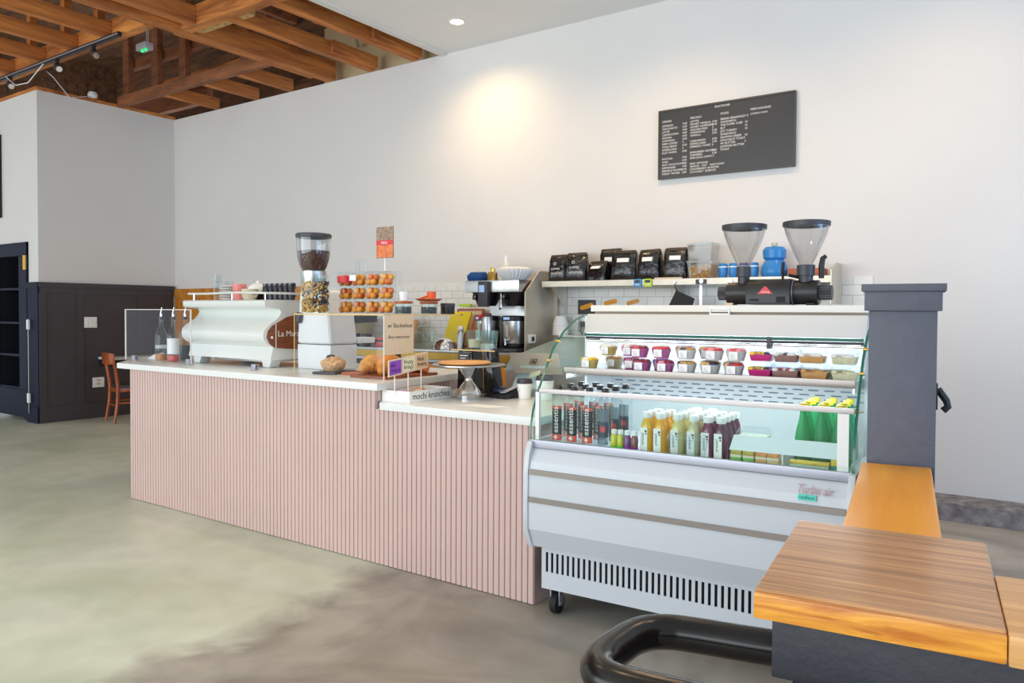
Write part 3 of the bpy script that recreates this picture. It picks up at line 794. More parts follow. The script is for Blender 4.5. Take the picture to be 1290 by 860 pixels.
# ------------------------------------------------------------------ tall grinder behind the pastry case
t = thing('coffee_grinder', 'tall white coffee grinder with a bean hopper, behind the pastry case', 'coffee grinder', (-4.14, 3.6, ZT))
GX, GY = -4.145, 3.6
MB().hexa([(GX - 0.165, 3.49, ZT), (GX + 0.165, 3.49, ZT), (GX + 0.165, 3.73, ZT), (GX - 0.165, 3.73, ZT), (GX - 0.17, 3.49, 1.19), (GX + 0.17, 3.49, 1.19), (GX + 0.17, 3.73, 1.19), (GX - 0.17, 3.73, 1.19)]).build('base', M['white'], t, world=True, bevel=0.012)
MB().hexa([(GX - 0.17, 3.485, 1.194), (GX + 0.175, 3.485, 1.194), (GX + 0.175, 3.735, 1.194), (GX - 0.17, 3.735, 1.194), (GX - 0.15, 3.49, 1.56), (GX + 0.13, 3.49, 1.56), (GX + 0.13, 3.72, 1.56), (GX - 0.15, 3.72, 1.56)]).build('head', M['white'], t, world=True, bevel=0.03, seg=3)
MB().box(GX + 0.05, GX + 0.17, 3.732, 3.90, 1.195, 1.235).build('spout_shelf', M['white'], t, world=True, bevel=0.008)
MB().cyl((GX - 0.13, 3.488, 1.40), (GX - 0.13, 3.465, 1.34), 0.03, 0.02, seg=12).build('dial', M['darkgrey'], t, world=True)
HX, HY = -4.245, 3.575
MB().lathe([(0.07, 1.545), (0.082, 1.60), (0.089, 1.665), (0.089, 1.695), (0.08, 1.70)], (HX, HY, 0), 26).build('collar', M['steel'], t, world=True)
MB().lathe([(0.076, 1.70), (0.094, 1.735), (0.11, 1.79), (0.116, 1.85), (0.118, 1.94)], (HX, HY, 0), 28, cap=False).build('hopper', M['hopper'], t, world=True)
MB().lathe([(0.0, 1.701), (0.074, 1.702), (0.092, 1.735), (0.107, 1.79), (0.112, 1.835), (0.06, 1.842), (0.0, 1.838)], (HX, HY, 0), 28).build('beans', M['bean'], t, world=True)
MB().lathe([(0.118, 1.926), (0.122, 1.93), (0.123, 1.95), (0.116, 1.956), (0.0, 1.957)], (HX, HY, 0), 28, cap=False).build('lid', M['darkgrey'], t, world=True)
text('EK43', 0.03, M['alu'], t, (GX - 0.05, 3.4865, 1.225), name='lettering', world=True)

# ------------------------------------------------------------------ pastry case
PX0, PX1, PY0, PY1, PZ = -3.935, -3.15, 3.16, 3.86, 1.402
t = thing('pastry_case', 'clear acrylic pastry case on the white counter corner', 'display case', (-3.6, 3.5, ZT))
MB().box(PX0, PX1, PY0, PY0 + 0.006, ZT, PZ - 0.006).build('front_pane', M['acry'], t, world=True, smooth=False)
MB().box(PX1 - 0.006, PX1, PY0 + 0.0065, PY1, ZT, PZ - 0.006).build('side_pane', M['acry'], t, world=True, smooth=False)
MB().box(PX0, PX0 + 0.006, PY0 + 0.0065, PY1, ZT, PZ - 0.006).build('side_pane', M['acry'], t, world=True, smooth=False)
MB().box(PX0, PX1, PY0, PY1, PZ - 0.0055, PZ).build('top_pane', M['acry'], t, world=True, smooth=False)
e = MB()
e.box(PX0, PX1, PY0 - 0.002, PY0, PZ - 0.007, PZ + 0.001).box(PX1, PX1 + 0.002, PY0, PY1, PZ - 0.007, PZ + 0.001)
e.box(PX0 - 0.002, PX0 + 0.003, PY0 - 0.002, PY0, ZT, PZ - 0.007)
e.build('top_edge', M['acrygold'], t, world=True, smooth=False)
MB().box(PX1 - 0.003, PX1 + 0.002, PY0 - 0.002, PY0 + 0.003, ZT, PZ - 0.007).build('corner_edge', M['acryedge'], t, world=True, smooth=False)
# kraft sign stuck on the side pane
t = thing('kraft_sign', 'kraft paper sign with handwriting taped to the pastry case', 'sign', (PX1 + 0.004, 3.3, 1.28))
MB().box(PX1 + 0.0025, PX1 + 0.0035, PY0 + 0.004, 3.405, 1.168, 1.398).build('paper', M['kraft'], t, world=True, smooth=False)
def hand(body, size, y, z, tilt, parent, x, mat='ink', **k):
    return text(body, size, M[mat], parent, (x, y, z), (PI / 2 - 0.0, -tilt, PI / 2), name='handwriting', world=True, shear=0.25, **k)
hand('w/ Buckwheat', 0.036, 3.185, 1.325, 0.0, t, PX1 + 0.0037)
hand('flour macaroons', 0.027, 3.19, 1.262, 0.0, t, PX1 + 0.0037)

# boards and pastries inside the case
def board(name, label, x, y, rz, lx, ly, mat):
    b = MB().box(-lx / 2, lx / 2, -ly / 2, ly / 2, 0, 0.016).build(name, mat, bevel=0.005)
    b.location = (x, y, ZT)
    b.rotation_euler = (0, 0, rz)
    return tag(b, label, 'board')
board('slate_board', 'dark slate board under the muffin in the pastry case', -3.79, 3.36, R(14), 0.17, 0.24, M['darkgrey'])
board('wooden_board', 'thin wooden board with the muffin board leaning past it', -3.60, 3.46, R(12), 0.18, 0.30, M['redboard'])
board('wooden_board', 'large wooden board under the croissants by the front corner', -3.335, 3.44, R(0), 0.30, 0.46, M['boardwood'])
def muffin(loc):
    t = thing('crumb_muffin', 'crumbly brown muffin on slate in the pastry case', 'muffin', loc)
    mb = MB()
    mb.lathe([(0.0, 0.0), (0.055, 0.0), (0.075, 0.025), (0.078, 0.045), (0.06, 0.07), (0.03, 0.085), (0.0, 0.088)], (0, 0, 0), 18)
    for k in range(26):
        a, r0 = k * 2.4, 0.02 + 0.05 * ((k * 7) % 10) / 10
        mb.ball((r0 * math.cos(a), r0 * math.sin(a), 0.085 - r0 * 0.55), 0.021, 8, 5)
    mb.build('crumb', M['muffin'], t)
    MB().ball((-0.01, -0.01, 0.088), 0.026, 10, 6, 1.4, 1, 0.6).build('topping', M['darkgrey'], t)
muffin((-3.80, 3.36, ZT + 0.0165))
def croissant(name, label, loc, rz, mat, ln=0.2, r=0.052):
    mb = MB()
    pts, rad = [], []
    n = 43
    for i in range(n):
        u = -1 + 2 * i / (n - 1)
        pts.append((u * ln / 2, -0.05 * u * u, r * 0.82))
        seg = 0.62 + 0.44 * abs(math.sin(u * PI * 3.0))
        rad.append(max(0.008, r * (1 - 0.68 * abs(u) ** 1.7) * seg))
    pts = [(p[0], p[1], max(q * 0.9, 0.01)) for p, q in zip(pts, rad)]
    mb.tube(pts, rad, 14)
    o = mb.build(name, mat, angle=60)
    o.location = loc
    o.rotation_euler = (0, 0, rz)
    return tag(o, label, 'pastry', 'pastries in the acrylic case')
croissant('croissant', 'golden ridged croissant on the wooden board, left of the orange one', (-3.44, 3.37, ZT + 0.019), R(70), M['crois'], 0.21, 0.062)
croissant('croissant', 'bright orange croissant right at the case corner', (-3.30, 3.36, ZT + 0.019), R(85), M['crois2'], 0.21, 0.062)
croissant('croissant', 'dark baked croissant at the back of the wooden board', (-3.30, 3.60, ZT + 0.018), R(20), M['ball2'], 0.18, 0.045)
croissant('croissant', 'small brown pastry on the thin wooden board', (-3.62, 3.56, ZT + 0.0165), R(40), M['muffin'], 0.12, 0.03)

# ------------------------------------------------------------------ things on the pastry case
ZP = PZ + 0.0015
t = thing('glass_jar', 'clear glass jar of dark and golden chips on the pastry case', 'jar', (-3.858, 3.262, ZP))
MB().lathe([(0.0, 0.0), (0.086, 0.001), (0.092, 0.012), (0.092, 0.19), (0.086, 0.215), (0.078, 0.222), (0.078, 0.24)], (0, 0, 0), 28, cap=False).build('glass', M['glass'], t)
MB().lathe([(0.0, 0.224), (0.088, 0.224), (0.09, 0.232), (0.09, 0.246), (0.0, 0.25)], (0, 0, 0), 28).build('lid', M['pet'], t)
mb1, mb2 = MB(), MB()
for k in range(520):
    a = random.uniform(0, 2 * PI)
    rr = 0.079 * math.sqrt(random.uniform(0.55, 1))
    z = 0.012 + 0.185 * random.random()
    golden = (z < 0.055) or random.random() < (0.75 if math.cos(a + 2.2) > 0.2 else 0.35)
    s_ = [random.uniform(0.7, 1.3) for q in range(3)]
    (mb1 if golden else mb2).ball((rr * math.cos(a), rr * math.sin(a), z), random.uniform(0.007, 0.0105), 6, 4, *s_)
o = mb1.build('golden_chips', M['granola'], t); o['kind'] = 'stuff'
o = mb2.build('dark_chips', M['chips'], t); o['kind'] = 'stuff'

# three tier acrylic stand of round pastries
SX0, SX1, SY0, SY1 = -3.855, -3.37, 3.39, 3.545
t = thing('tiered_stand', 'three tier clear acrylic stand of packed round pastries', 'stand', ((SX0 + SX1) / 2, (SY0 + SY1) / 2, ZP))
tiers = [0.0, 0.088, 0.174]
for k, dz in enumerate(tiers + [0.262]):
    MB().box(SX0, SX1, SY0, SY1, ZP + dz, ZP + dz + 0.005).build('tier_plate', M['pet'], t, world=True, smooth=False)
for x in (SX0 + 0.004, SX1 - 0.004):
    MB().box(x - 0.003, x + 0.003, SY1 - 0.03, SY1, ZP + 0.0055, ZP + 0.262).build('upright', M['acry'], t, world=True, smooth=False)
tname = ['bottom', 'middle', 'top']
pk = ['far left', 'left of centre', 'right of centre', 'far right']
ballproto = None
for k, dz in enumerate(tiers):
    for c in range(4):
        px = SX0 + 0.062 + c * 0.1225
        z = ZP + dz + 0.0055
        b = thing('pastry_pack', f'clear pack of orange pastries, {pk[c]} on the {tname[k]} tier of the stand', 'pack', (px, 3.47, z), 0, 'pastry packs on the tiered stand')
        MB().lathe([(0.0, 0.0), (0.042, 0.0), (0.052, 0.07), (0.050, 0.078), (0.0, 0.0785)], (0, 0, 0), 16, True, 1.06, 1.2).build('cup', M['pet'], b)
        if k == 2 and c == 0:
            MB().lathe([(0.0585, 0.02), (0.0605, 0.064)], (0, -0.006, 0), 16, cap=False).build('round_label', M['logored'], b)
        if k == 2 and c == 1:
            MB().box(-0.03, 0.03, -0.0665, -0.0655, 0.03, 0.066).build('label', M['white'], b, smooth=False)
        sp = [(-0.022, -0.024, 0.020), (0.02, -0.022, 0.021), (-0.002, -0.03, 0.052), (0.002, 0.016, 0.022), (-0.024, 0.008, 0.052), (0.026, 0.0, 0.05)]
        for q, (ax, ay, az) in enumerate(sp):
            o = MB().ball((0, 0, 0), 0.0212, 12, 8).build('dough_ball', M['ball2'] if (q + k + c) % 3 == 0 else M['ball'])
            o.location = (px + ax + random.uniform(-.002, .002), 3.47 + ay, z + az + 0.0005)
            tag(o, f'round fried dough ball in the {pk[c]} pack on the {tname[k]} tier', 'pastry', f'dough balls in the {pk[c]} pack, {tname[k]} tier')
# upturned clear cup and picture card on the stand
for k, dx in enumerate((0.0, 0.04)):
    g = MB().lathe([(0.028, 0.0), (0.021, 0.075), (0.0, 0.076)], (0, 0, 0), 16, cap=False).build('plastic_cup', M['pet'])
    g.location = (-3.68 + dx, 3.47, ZP + 0.2675)
    tag(g, ('left' if k == 0 else 'right') + ' upturned clear cup on top of the pastry stand', 'cup', 'upturned cups on the pastry stand')
t = thing('picture_sign', 'small picture sign of round pastries on a white stem', 'sign', (-3.48, 3.50, ZP + 0.2675))
MB().box(-0.04, 0.04, -0.03, 0.03, 0, 0.005).build('base', M['white'], t, bevel=0.002)
MB().cyl((0, 0, 0.004), (0, 0, 0.085), 0.0045, seg=8).build('stem', M['white'], t)
MB().box(-0.073, 0.073, -0.003, 0.003, 0.085, 0.282).build('card', plain('photo_card_brown', (150, 124, 104), 0.5, var=0.5, vscale=45), t, smooth=False)
MB().box(-0.0725, 0.0725, -0.0045, -0.0032, 0.168, 0.198).build('red_band', M['logored'], t, smooth=False)
MB().box(-0.0725, 0.0725, -0.0042, -0.0032, 0.09, 0.168).build('food_photo', plain('food_photo_orange', (222, 118, 62), 0.5, var=0.45, vscale=40), t, smooth=False)
text('FRESH', 0.02, M['white'], t, (-0.03, -0.0046, 0.175), name='lettering')
# small things at the back right of the case top
t = thing('white_beaker', 'small white cup between the dough balls and wooden lids', 'cup', (-3.262, 3.55, ZP))
t2 = thing('storage_jar', 'clear lidded jar with dark filling beside the pastry stand', 'jar', (-3.245, 3.42, ZP), 0, 'jars on the pastry case')
MB().lathe([(0.0, 0.0), (0.05, 0.0), (0.052, 0.01), (0.052, 0.06), (0.047, 0.064)], (0, 0, 0), 20, cap=False).build('glass', M['glass'], t2)
MB().lathe([(0.0, 0.003), (0.048, 0.003), (0.048, 0.045), (0.0, 0.045)], (0, 0, 0), 20).build('contents', M['darkgrey'], t2)
MB().lathe([(0.0, 0.064), (0.056, 0.064), (0.058, 0.07), (0.056, 0.078), (0.0, 0.08)], (0, 0, 0), 20).build('lid', M['redboard'], t2)
t3 = dup(t2, (-3.235, 3.64, ZP), None, 'clear jar with wooden lid under the orange scoop')
t.location = (-3.25, 3.43, ZP + 0.081)
MB().lathe([(0.0, 0.0), (0.025, 0.0), (0.031, 0.055), (0.028, 0.055), (0.022, 0.004), (0.0, 0.004)], (0, 0, 0), 16).build('cup', M['white'], t)
t = thing('wooden_dish', 'round shallow wooden dish lying over the jars', 'dish', (-3.235, 3.64, ZP + 0.081))
MB().lathe([(0.0, 0.0), (0.06, 0.0), (0.085, 0.012), (0.083, 0.015), (0.058, 0.005), (0.0, 0.005)], (0, 0, 0), 24).build('bowl', M['redboard'], t)
t = thing('scoop', 'bright orange plastic scoop on the wooden dish', 'scoop', (-3.23, 3.66, ZP + 0.0965))
MB().lathe([(0.0, 0.0), (0.026, 0.0), (0.029, 0.045), (0.026, 0.045), (0.022, 0.004), (0.0, 0.004)], (0, 0, 0), 16).build('bowl', M['orange'], t)
MB().tube([(-0.024, 0, 0.02), (-0.05, -0.01, 0.01), (-0.08, -0.02, 0.0)], 0.007, 8).build('handle', M['orange'], t)
t = thing('black_tin', 'squat black tin at the right of the pastry case top', 'tin', (-3.215, 3.80, ZP))
MB().lathe([(0.0, 0.0), (0.044, 0.0), (0.045, 0.004), (0.045, 0.05), (0.0, 0.05)], (0, 0, 0), 22).build('body', M['black'], t)
MB().lathe([(0.0, 0.0502), (0.047, 0.0502), (0.048, 0.066), (0.046, 0.07), (0.0, 0.07)], (0, 0, 0), 22).build('lid', M['darkgrey'], t)

# ------------------------------------------------------------------ low counter
t = thing('snack_box', 'white cardboard box reading mochi krunchies with bags inside', 'box', (-3.0, 3.27, ZL))
x0, x1, y0, y1, z1 = -3.105, -2.895, 3.10, 3.46, ZL + 0.062
mb = MB().box(x0, x1, y0, y1, ZL, ZL + 0.004).box(x0, x1, y0, y0 + 0.004, ZL + 0.004, z1).box(x0, x1, y1 - 0.004, y1, ZL + 0.004, z1).box(x0, x0 + 0.004, y0 + 0.004, y1 - 0.004, ZL + 0.004, z1).box(x1 - 0.004, x1, y0 + 0.004, y1 - 0.004, ZL + 0.004, z1)
mb.build('carton', M['paper'], t, world=True, smooth=False)
text('mochi krunchies', 0.052, M['ink'], t, (x1 + 0.0005, y0 + 0.025, ZL + 0.016), (PI / 2, 0, PI / 2), name='lettering', world=True, width=0.31)
for i, (px, py, c) in enumerate(((-3.02, 3.17, (206, 170, 196)), (-2.97, 3.26, (222, 190, 176)), (-3.04, 3.34, (226, 150, 90)))):
    o = MB().ball((0, 0, 0), 0.045, 10, 7, 1.0, 0.8, 0.62).build('snack_bag', plain('snack_bag_film', c, 0.25, bump=0.6, bscale=30))
    o.location = (px, py, ZL + 0.0345)
    tag(o, ('lilac', 'pale pink', 'orange')[i] + ' snack bag peeking out of the white box', 'bag', 'snack bags in the box')
# three little signs on sticks
sq = [('ube\ncrunch', (150, 78, 186), (70, 30, 110), 'purple'), ('fruity\nkrisp!', (238, 228, 190), (60, 60, 50), 'cream'), ('black\nsesame', (222, 182, 140), (60, 50, 44), 'tan')]
for i, (tx, bg, fg, nm) in enumerate(sq):
    ya = 3.03 + i * 0.108
    zb = 1.062 + i * 0.013
    t = thing('flavour_sign', f'{nm} handwritten flavour card on a stick in the snack box', 'sign', (-2.985, ya + 0.05, ZL + 0.005), 0, 'flavour cards in the snack box')
    MB().hexa([(-2.99, ya, zb - 0.006), (-2.984, ya, zb - 0.006), (-2.984, ya + 0.106, zb + 0.006), (-2.99, ya + 0.106, zb + 0.006), (-2.99, ya, zb + 0.088), (-2.984, ya, zb + 0.088), (-2.984, ya + 0.106, zb + 0.098), (-2.99, ya + 0.106, zb + 0.098)]).build('backing', M['kraft'], t, world=True, smooth=False)
    MB().hexa([(-2.9838, ya + 0.008, zb + 0.004), (-2.983, ya + 0.008, zb + 0.004), (-2.983, ya + 0.099, zb + 0.014), (-2.9838, ya + 0.099, zb + 0.014), (-2.9838, ya + 0.008, zb + 0.080), (-2.983, ya + 0.008, zb + 0.080), (-2.983, ya + 0.099, zb + 0.09), (-2.9838, ya + 0.099, zb + 0.09)]).build('card', plain('flavour_card_' + nm, bg, 0.8, var=0.05, vscale=60), t, world=True, smooth=False)
    text(tx, 0.034, plain('card_ink_' + nm, fg, 0.8), t, (-2.9828, ya + 0.012, zb + 0.05), (PI / 2, 0, PI / 2), name='handwriting', world=True, line=0.85, width=0.078)
    MB().cyl((-2.992, ya + 0.055, ZL + 0.005), (-2.992, ya + 0.055, zb + 0.03), 0.003, seg=7).build('stick', M['paper'], t, world=True)
# cake stand
t = thing('cake_stand', 'silver hourglass cake stand with a round plate', 'cake stand', (-2.80, 3.50, ZL))
MB().lathe([(0.0, 0.0), (0.078, 0.0), (0.08, 0.02), (0.074, 0.026), (0.07, 0.04), (0.045, 0.075), (0.024, 0.10), (0.022, 0.112), (0.026, 0.125), (0.05, 0.155), (0.072, 0.185), (0.0, 0.186)], (0, 0, 0), 32).build('pedestal', M['chrome'], t)
MB().lathe([(0.0, 0.186), (0.19, 0.187), (0.215, 0.192), (0.215, 0.198), (0.19, 0.196), (0.0, 0.196)], (0, 0, 0), 40).build('plate', M['steel'], t)
o = MB().lathe([(0.0, 0.0), (0.15, 0.0), (0.155, 0.006), (0.15, 0.014), (0.0, 0.016)], (0, 0, 0), 36).build('wooden_round', plain('pale_orange_board', (226, 164, 98), 0.6, var=0.08, vscale=20))
o.location = (-2.83, 3.50, ZL + 0.1985)
tag(o, 'round pale orange board lying on the silver cake stand', 'board')
# black post shelf with glasses
t = thing('glass_shelf', 'clear shelf on two black posts behind the cake stand', 'shelf', (-2.93, 3.78, ZL))
MB().hexa([(-3.085, 3.74, ZL), (-2.965, 3.74, ZL), (-2.965, 3.86, ZL), (-3.085, 3.86, ZL), (-3.08, 3.745, 1.178), (-2.97, 3.745, 1.178), (-2.97, 3.855, 1.178), (-3.08, 3.855, 1.178)]).build('post', M['blackgloss'], t, world=True, bevel=0.008)
MB().hexa([(-2.875, 3.74, ZL), (-2.79, 3.74, ZL), (-2.79, 3.84, ZL), (-2.875, 3.84, ZL), (-2.88, 3.745, 1.178), (-2.825, 3.745, 1.178), (-2.825, 3.83, 1.178), (-2.88, 3.83, 1.178)]).build('post', M['blackgloss'], t, world=True, bevel=0.008)
MB().box(-2.96, -2.765, 3.74, 3.89, ZL, ZL + 0.012).build('base', M['black'], t, world=True, bevel=0.004)
MB().box(-3.10, -2.76, 3.70, 3.90, 1.1785, 1.185).build('shelf_plate', M['acry'], t, world=True, smooth=False)
MB().box(-3.10, -2.76, 3.698, 3.7005, 1.178, 1.1855).build('plate_edge', M['acrygold'], t, world=True, smooth=False)
MB().box(-3.07, -2.985, 3.7375, 3.7395, 1.10, 1.165).build('label', M['darkgrey'], t, world=True, smooth=False)
MB().box(-3.06, -3.0, 3.7365, 3.7374, 1.142, 1.148).box(-3.06, -3.015, 3.7365, 3.7374, 1.126, 1.131).build('label_print', M['whiteink'], t, world=True, smooth=False)
g1 = glass_tumbler('drinking_glass', 'large clear glass on the clear shelf, nearer the yellow board', (-2.995, 3.80, 1.1855), 0.052, 0.118, 'glasses on the clear shelf')
MB().lathe([(0.0, 0.009), (0.036, 0.009), (0.04, 0.06), (0.0, 0.062)], (0, 0, 0), 18).build('napkins', M['kraft'], g1)
g2 = glass_tumbler('drinking_glass', 'large clear glass on the clear shelf, nearer the steel pitcher', (-2.872, 3.80, 1.1855), 0.052, 0.118, 'glasses on the clear shelf')
# bill tray
t = thing('bill_folder', 'black and navy leather bill folder with a grey band, lying open', 'folder', (-2.66, 3.66, ZL))
MB().hexa([(-2.78, 3.60, ZL), (-2.575, 3.56, ZL), (-2.57, 3.71, ZL), (-2.755, 3.72, ZL), (-2.77, 3.61, ZL + 0.012), (-2.58, 3.57, ZL + 0.03), (-2.575, 3.70, ZL + 0.06), (-2.75, 3.71, ZL + 0.035)]).build('cover', M['black'], t, world=True, bevel=0.006)
MB().ball((-2.665, 3.65, ZL + 0.042), 0.06, 12, 7, 1.1, 0.75, 0.42).build('pouch', plain('navy_leather', (36, 38, 68), 0.4), t, world=True)
MB().hexa([(-2.625, 3.572, ZL + 0.034), (-2.585, 3.567, ZL + 0.036), (-2.57, 3.70, ZL + 0.066), (-2.61, 3.70, ZL + 0.064), (-2.625, 3.572, ZL + 0.038), (-2.585, 3.567, ZL + 0.040), (-2.57, 3.70, ZL + 0.07), (-2.61, 3.70, ZL + 0.068)]).build('band', M['alu'], t, world=True, smooth=False)
t = MB().prism([(0, 0), (0.20, 0.015), (0.27, 0.10), (0.05, 0.09)], 0, 0.0015, 'z').build('paper_sheet', M['paper'], smooth=False)
t.location = (-2.62, 3.19, ZL + 0.0003)
tag(t, 'thin white sheet of paper lying on the low counter', 'paper')
# paper cups
def papercup(loc, label, r, h):
    t = thing('paper_cup', label, 'cup', loc, 0, 'lidded paper cups on the low counter')
    MB().lathe([(0.0, 0.0), (r * 0.72, 0.0), (r, h), (0.0, h)], (0, 0, 0), 26).build('cup', M['paper'], t)
    MB().lathe([(r * 1.02, h - 0.004), (r * 1.07, h), (r * 1.05, h + 0.006), (r * 0.98, h + 0.008), (r * 0.95, h + 0.02), (r * 0.86, h + 0.022), (r * 0.84, h + 0.016), (0.0, h + 0.016)], (0, 0, 0), 26, cap=False).build('lid', M['darkgrey'], t)
    MB().ball((-0.3 * r, -r * 0.84, h * 0.6), r * 0.28, 12, 6, 1.0, 0.2, 1.2).build('printed_mark', plain('grey_print', (214, 210, 208), 0.8), t)
    return t
papercup((-2.512, 3.66, ZL), 'smaller white paper cup with black lid beside the bill folder', 0.045, 0.094)
papercup((-2.385, 3.68, ZL), 'taller white paper cup with black lid next to the display case glass', 0.052, 0.118)
o = MB().prism([(0, 0), (0.075, 0.02), (0.085, 0.05), (0.012, 0.03)], 0, 0.002, 'y').build('banknote', plain('banknote_green', (186, 198, 160), 0.8, var=0.2, vscale=60), smooth=False)
o.location = (-2.535, 3.735, 1.03)
tag(o, 'folded pale green banknote propped behind the paper cups', 'banknote')
# till tablet
t = thing('till_tablet', 'grey till tablet on a sloping stand, back towards the room', 'till', (-2.62, 3.86, ZL))
MB().hexa([(-2.685, 3.80, 1.047), (-2.335, 3.80, 1.055), (-2.335, 3.81, 1.052), (-2.685, 3.81, 1.044), (-2.80, 3.90, 1.166), (-2.435, 3.90, 1.172), (-2.435, 3.912, 1.168), (-2.80, 3.912, 1.162)]).build('tablet', M['bluegrey'], t, world=True, bevel=0.004)
MB().hexa([(-2.72, 3.79, ZL), (-2.47, 3.79, ZL), (-2.47, 3.93, ZL), (-2.72, 3.93, ZL), (-2.665, 3.83, 1.095), (-2.48, 3.83, 1.098), (-2.48, 3.855, 1.095), (-2.665, 3.855, 1.092)]).build('stand', M['teal'], t, world=True, bevel=0.006)
fr = MB()
for a in ((-0.022, 0.022, 0.014, 0.018), (-0.022, 0.022, -0.018, -0.014), (-0.022, -0.018, -0.014, 0.014), (0.018, 0.022, -0.014, 0.014), (-0.011, 0.011, -0.006, 0.006)):
    fr.box(a[0], a[1], -0.001, 0.001, a[2], a[3])
lg = fr.build('logo', M['black'], t, smooth=False)
lg.location = Vector((-2.575, 3.842, 1.122)) - t.location
lg.rotation_euler = (R(-40), 0, 0)

# ------------------------------------------------------------------ back counter
BZ2 = 1.055
t = thing('back_counter', 'long steel topped back counter with brass strip and orange wood doors', 'counter', (-5.2, 5.9, 0))
MB().box(-7.3, -3.87, 5.50, 6.2, 1.03, BZ2).build('countertop', M['steel'], t, world=True, bevel=0.003)
MB().box(-7.3, -3.87, 5.515, 5.53, 0.965, 1.029).build('brass_strip', M['brass'], t, world=True, smooth=False)
MB().box(-7.28, -3.88, 5.531, 6.19, 0.02, 1.029).build('carcass', M['darkgrey'], t, world=True, smooth=False)
MB().box(-7.3, -3.87, 5.51, 5.53, 0.935, 0.962).build('steel_strip', M['steel'], t, world=True, smooth=False)
for i, x in enumerate((-4.98, -4.42)):
    d = MB().box(x, x + 0.54, 5.505, 5.53, 0.10, 0.925).build('door', M['cabwood'], t, world=True, bevel=0.004)
    MB().box(x + 0.22, x + 0.32, 5.492, 5.5045, 0.88, 0.895).build('handle', M['steel'], d, world=True, smooth=False)
for i, x in enumerate((-7.25, -6.5, -5.75)):
    d = MB().box(x, x + 0.72, 5.505, 5.53, 0.10, 0.925).build('door', M['darkgrey'], t, world=True, bevel=0.004)
    MB().box(x + 0.3, x + 0.42, 5.492, 5.5045, 0.88, 0.895).build('handle', M['steel'], d, world=True, smooth=False)
ZB = BZ2 + 0.0005
# coffee brewer
t = thing('coffee_brewer', 'twin steel coffee brewer with black baskets and control panel', 'coffee brewer', (-4.2, 5.85, ZB))
MB().box(-4.56, -3.94, 5.64, 6.08, 1.60, 1.71).build('head', M['steel'], t, world=True, bevel=0.006)
MB().box(-4.52, -3.97, 5.98, 6.08, ZB + 0.03, 1.60).build('column', M['steel'], t, world=True, bevel=0.004)
MB().box(-4.54, -3.95, 5.62, 6.08, ZB, ZB + 0.03).build('base', M['darkgrey'], t, world=True, bevel=0.006)
p = MB().box(-4.375, -4.265, 5.60, 5.6395, 1.465, 1.70).build('control_panel', M['darkgrey'], t, world=True, bevel=0.006)
MB().box(-4.36, -4.30, 5.597, 5.5995, 1.60, 1.665).build('display', M['display'], p, world=True, smooth=False)
for x in (-4.42, -4.09):
    b = MB().lathe([(0.0, 1.475), (0.085, 1.475), (0.10, 1.50), (0.135, 1.585), (0.14, 1.598), (0.0, 1.598)], (x, 5.80, 0), 26).build('brew_basket', M['black'], t, world=True)
    MB().box(x - 0.02, x + 0.02, 5.60, 5.70, 1.53, 1.575).build('basket_handle', M['blackgloss'], b, world=True, bevel=0.006)
MB().cyl((-4.23, 5.77, 1.44), (-4.23, 5.77, 1.60), 0.012, seg=10).cyl((-4.23, 5.72, 1.45), (-4.23, 5.77, 1.45), 0.01, seg=8).build('tap', M['chrome'], t, world=True)
def urn(x, label):
    t = thing('coffee_urn', label, 'urn', (x, 5.80, ZB + 0.0305), 0, 'coffee urns under the brewer')
    MB().lathe([(0.0, 0.0), (0.11, 0.0), (0.115, 0.01), (0.115, 0.04), (0.0, 0.04)], (0, 0, 0), 28).build('base', M['black'], t)
    MB().lathe([(0.0, 0.041), (0.115, 0.041), (0.12, 0.05), (0.12, 0.25), (0.0, 0.25)], (0, 0, 0), 30).build('body', M['steel'], t)
    MB().lathe([(0.0, 0.2505), (0.122, 0.2505), (0.124, 0.26), (0.122, 0.29), (0.10, 0.298), (0.0, 0.30)], (0, 0, 0), 30).build('lid', M['black'], t)
    MB().box(-0.045, 0.02, -0.127, -0.12, 0.262, 0.285).build('display', M['display'], t, smooth=False)
    MB().cyl((0, -0.12, 0.075), (0, -0.165, 0.075), 0.014, seg=10).cyl((0, -0.158, 0.09), (0, -0.158, 0.03), 0.010, seg=10).build('tap', M['chrome'], t)
    MB().box(-0.012, 0.012, -0.135, -0.12, 0.10, 0.22).build('sight_gauge', M['beigecup'], t, bevel=0.004)
    return t
urn(-4.09, 'steel coffee urn with black lid under the brewer, beside the steel side panel')
urn(-4.41, 'steel coffee urn half hidden behind the steel pitcher and glasses')
t = thing('steel_pitcher', 'tall steel pitcher with a bright red spout before the brewer', 'pitcher', (-4.265, 5.66, ZB))
t.location = (-4.235, 5.56, ZB + 0.075)
MB().lathe([(0.0, 0.0), (0.05, 0.0), (0.055, 0.01), (0.05, 0.20), (0.042, 0.245), (0.0, 0.25)], (0, 0, 0), 24).build('body', M['steel'], t)
MB().lathe([(0.0, 0.2505), (0.042, 0.2505), (0.042, 0.275), (0.0, 0.28)], (0, 0, 0), 20).build('cap', plain('brown_cap', (90, 40, 36), 0.4), t)
MB().tube([(-0.035, 0, 0.262), (-0.06, -0.005, 0.255), (-0.085, -0.01, 0.225)], [0.014, 0.018, 0.015], 8).build('spout', M['red'], t)
o = MB().lathe([(0.0, 0.0), (0.05, 0.0), (0.066, 0.045), (0.066, 0.0745), (0.0, 0.0745)], (0, 0, 0), 22).build('ramekin', M['whitecup'])
o.location = (-4.235, 5.56, ZB)
tag(o, 'small white upturned bowl under the steel pitcher', 'bowl')
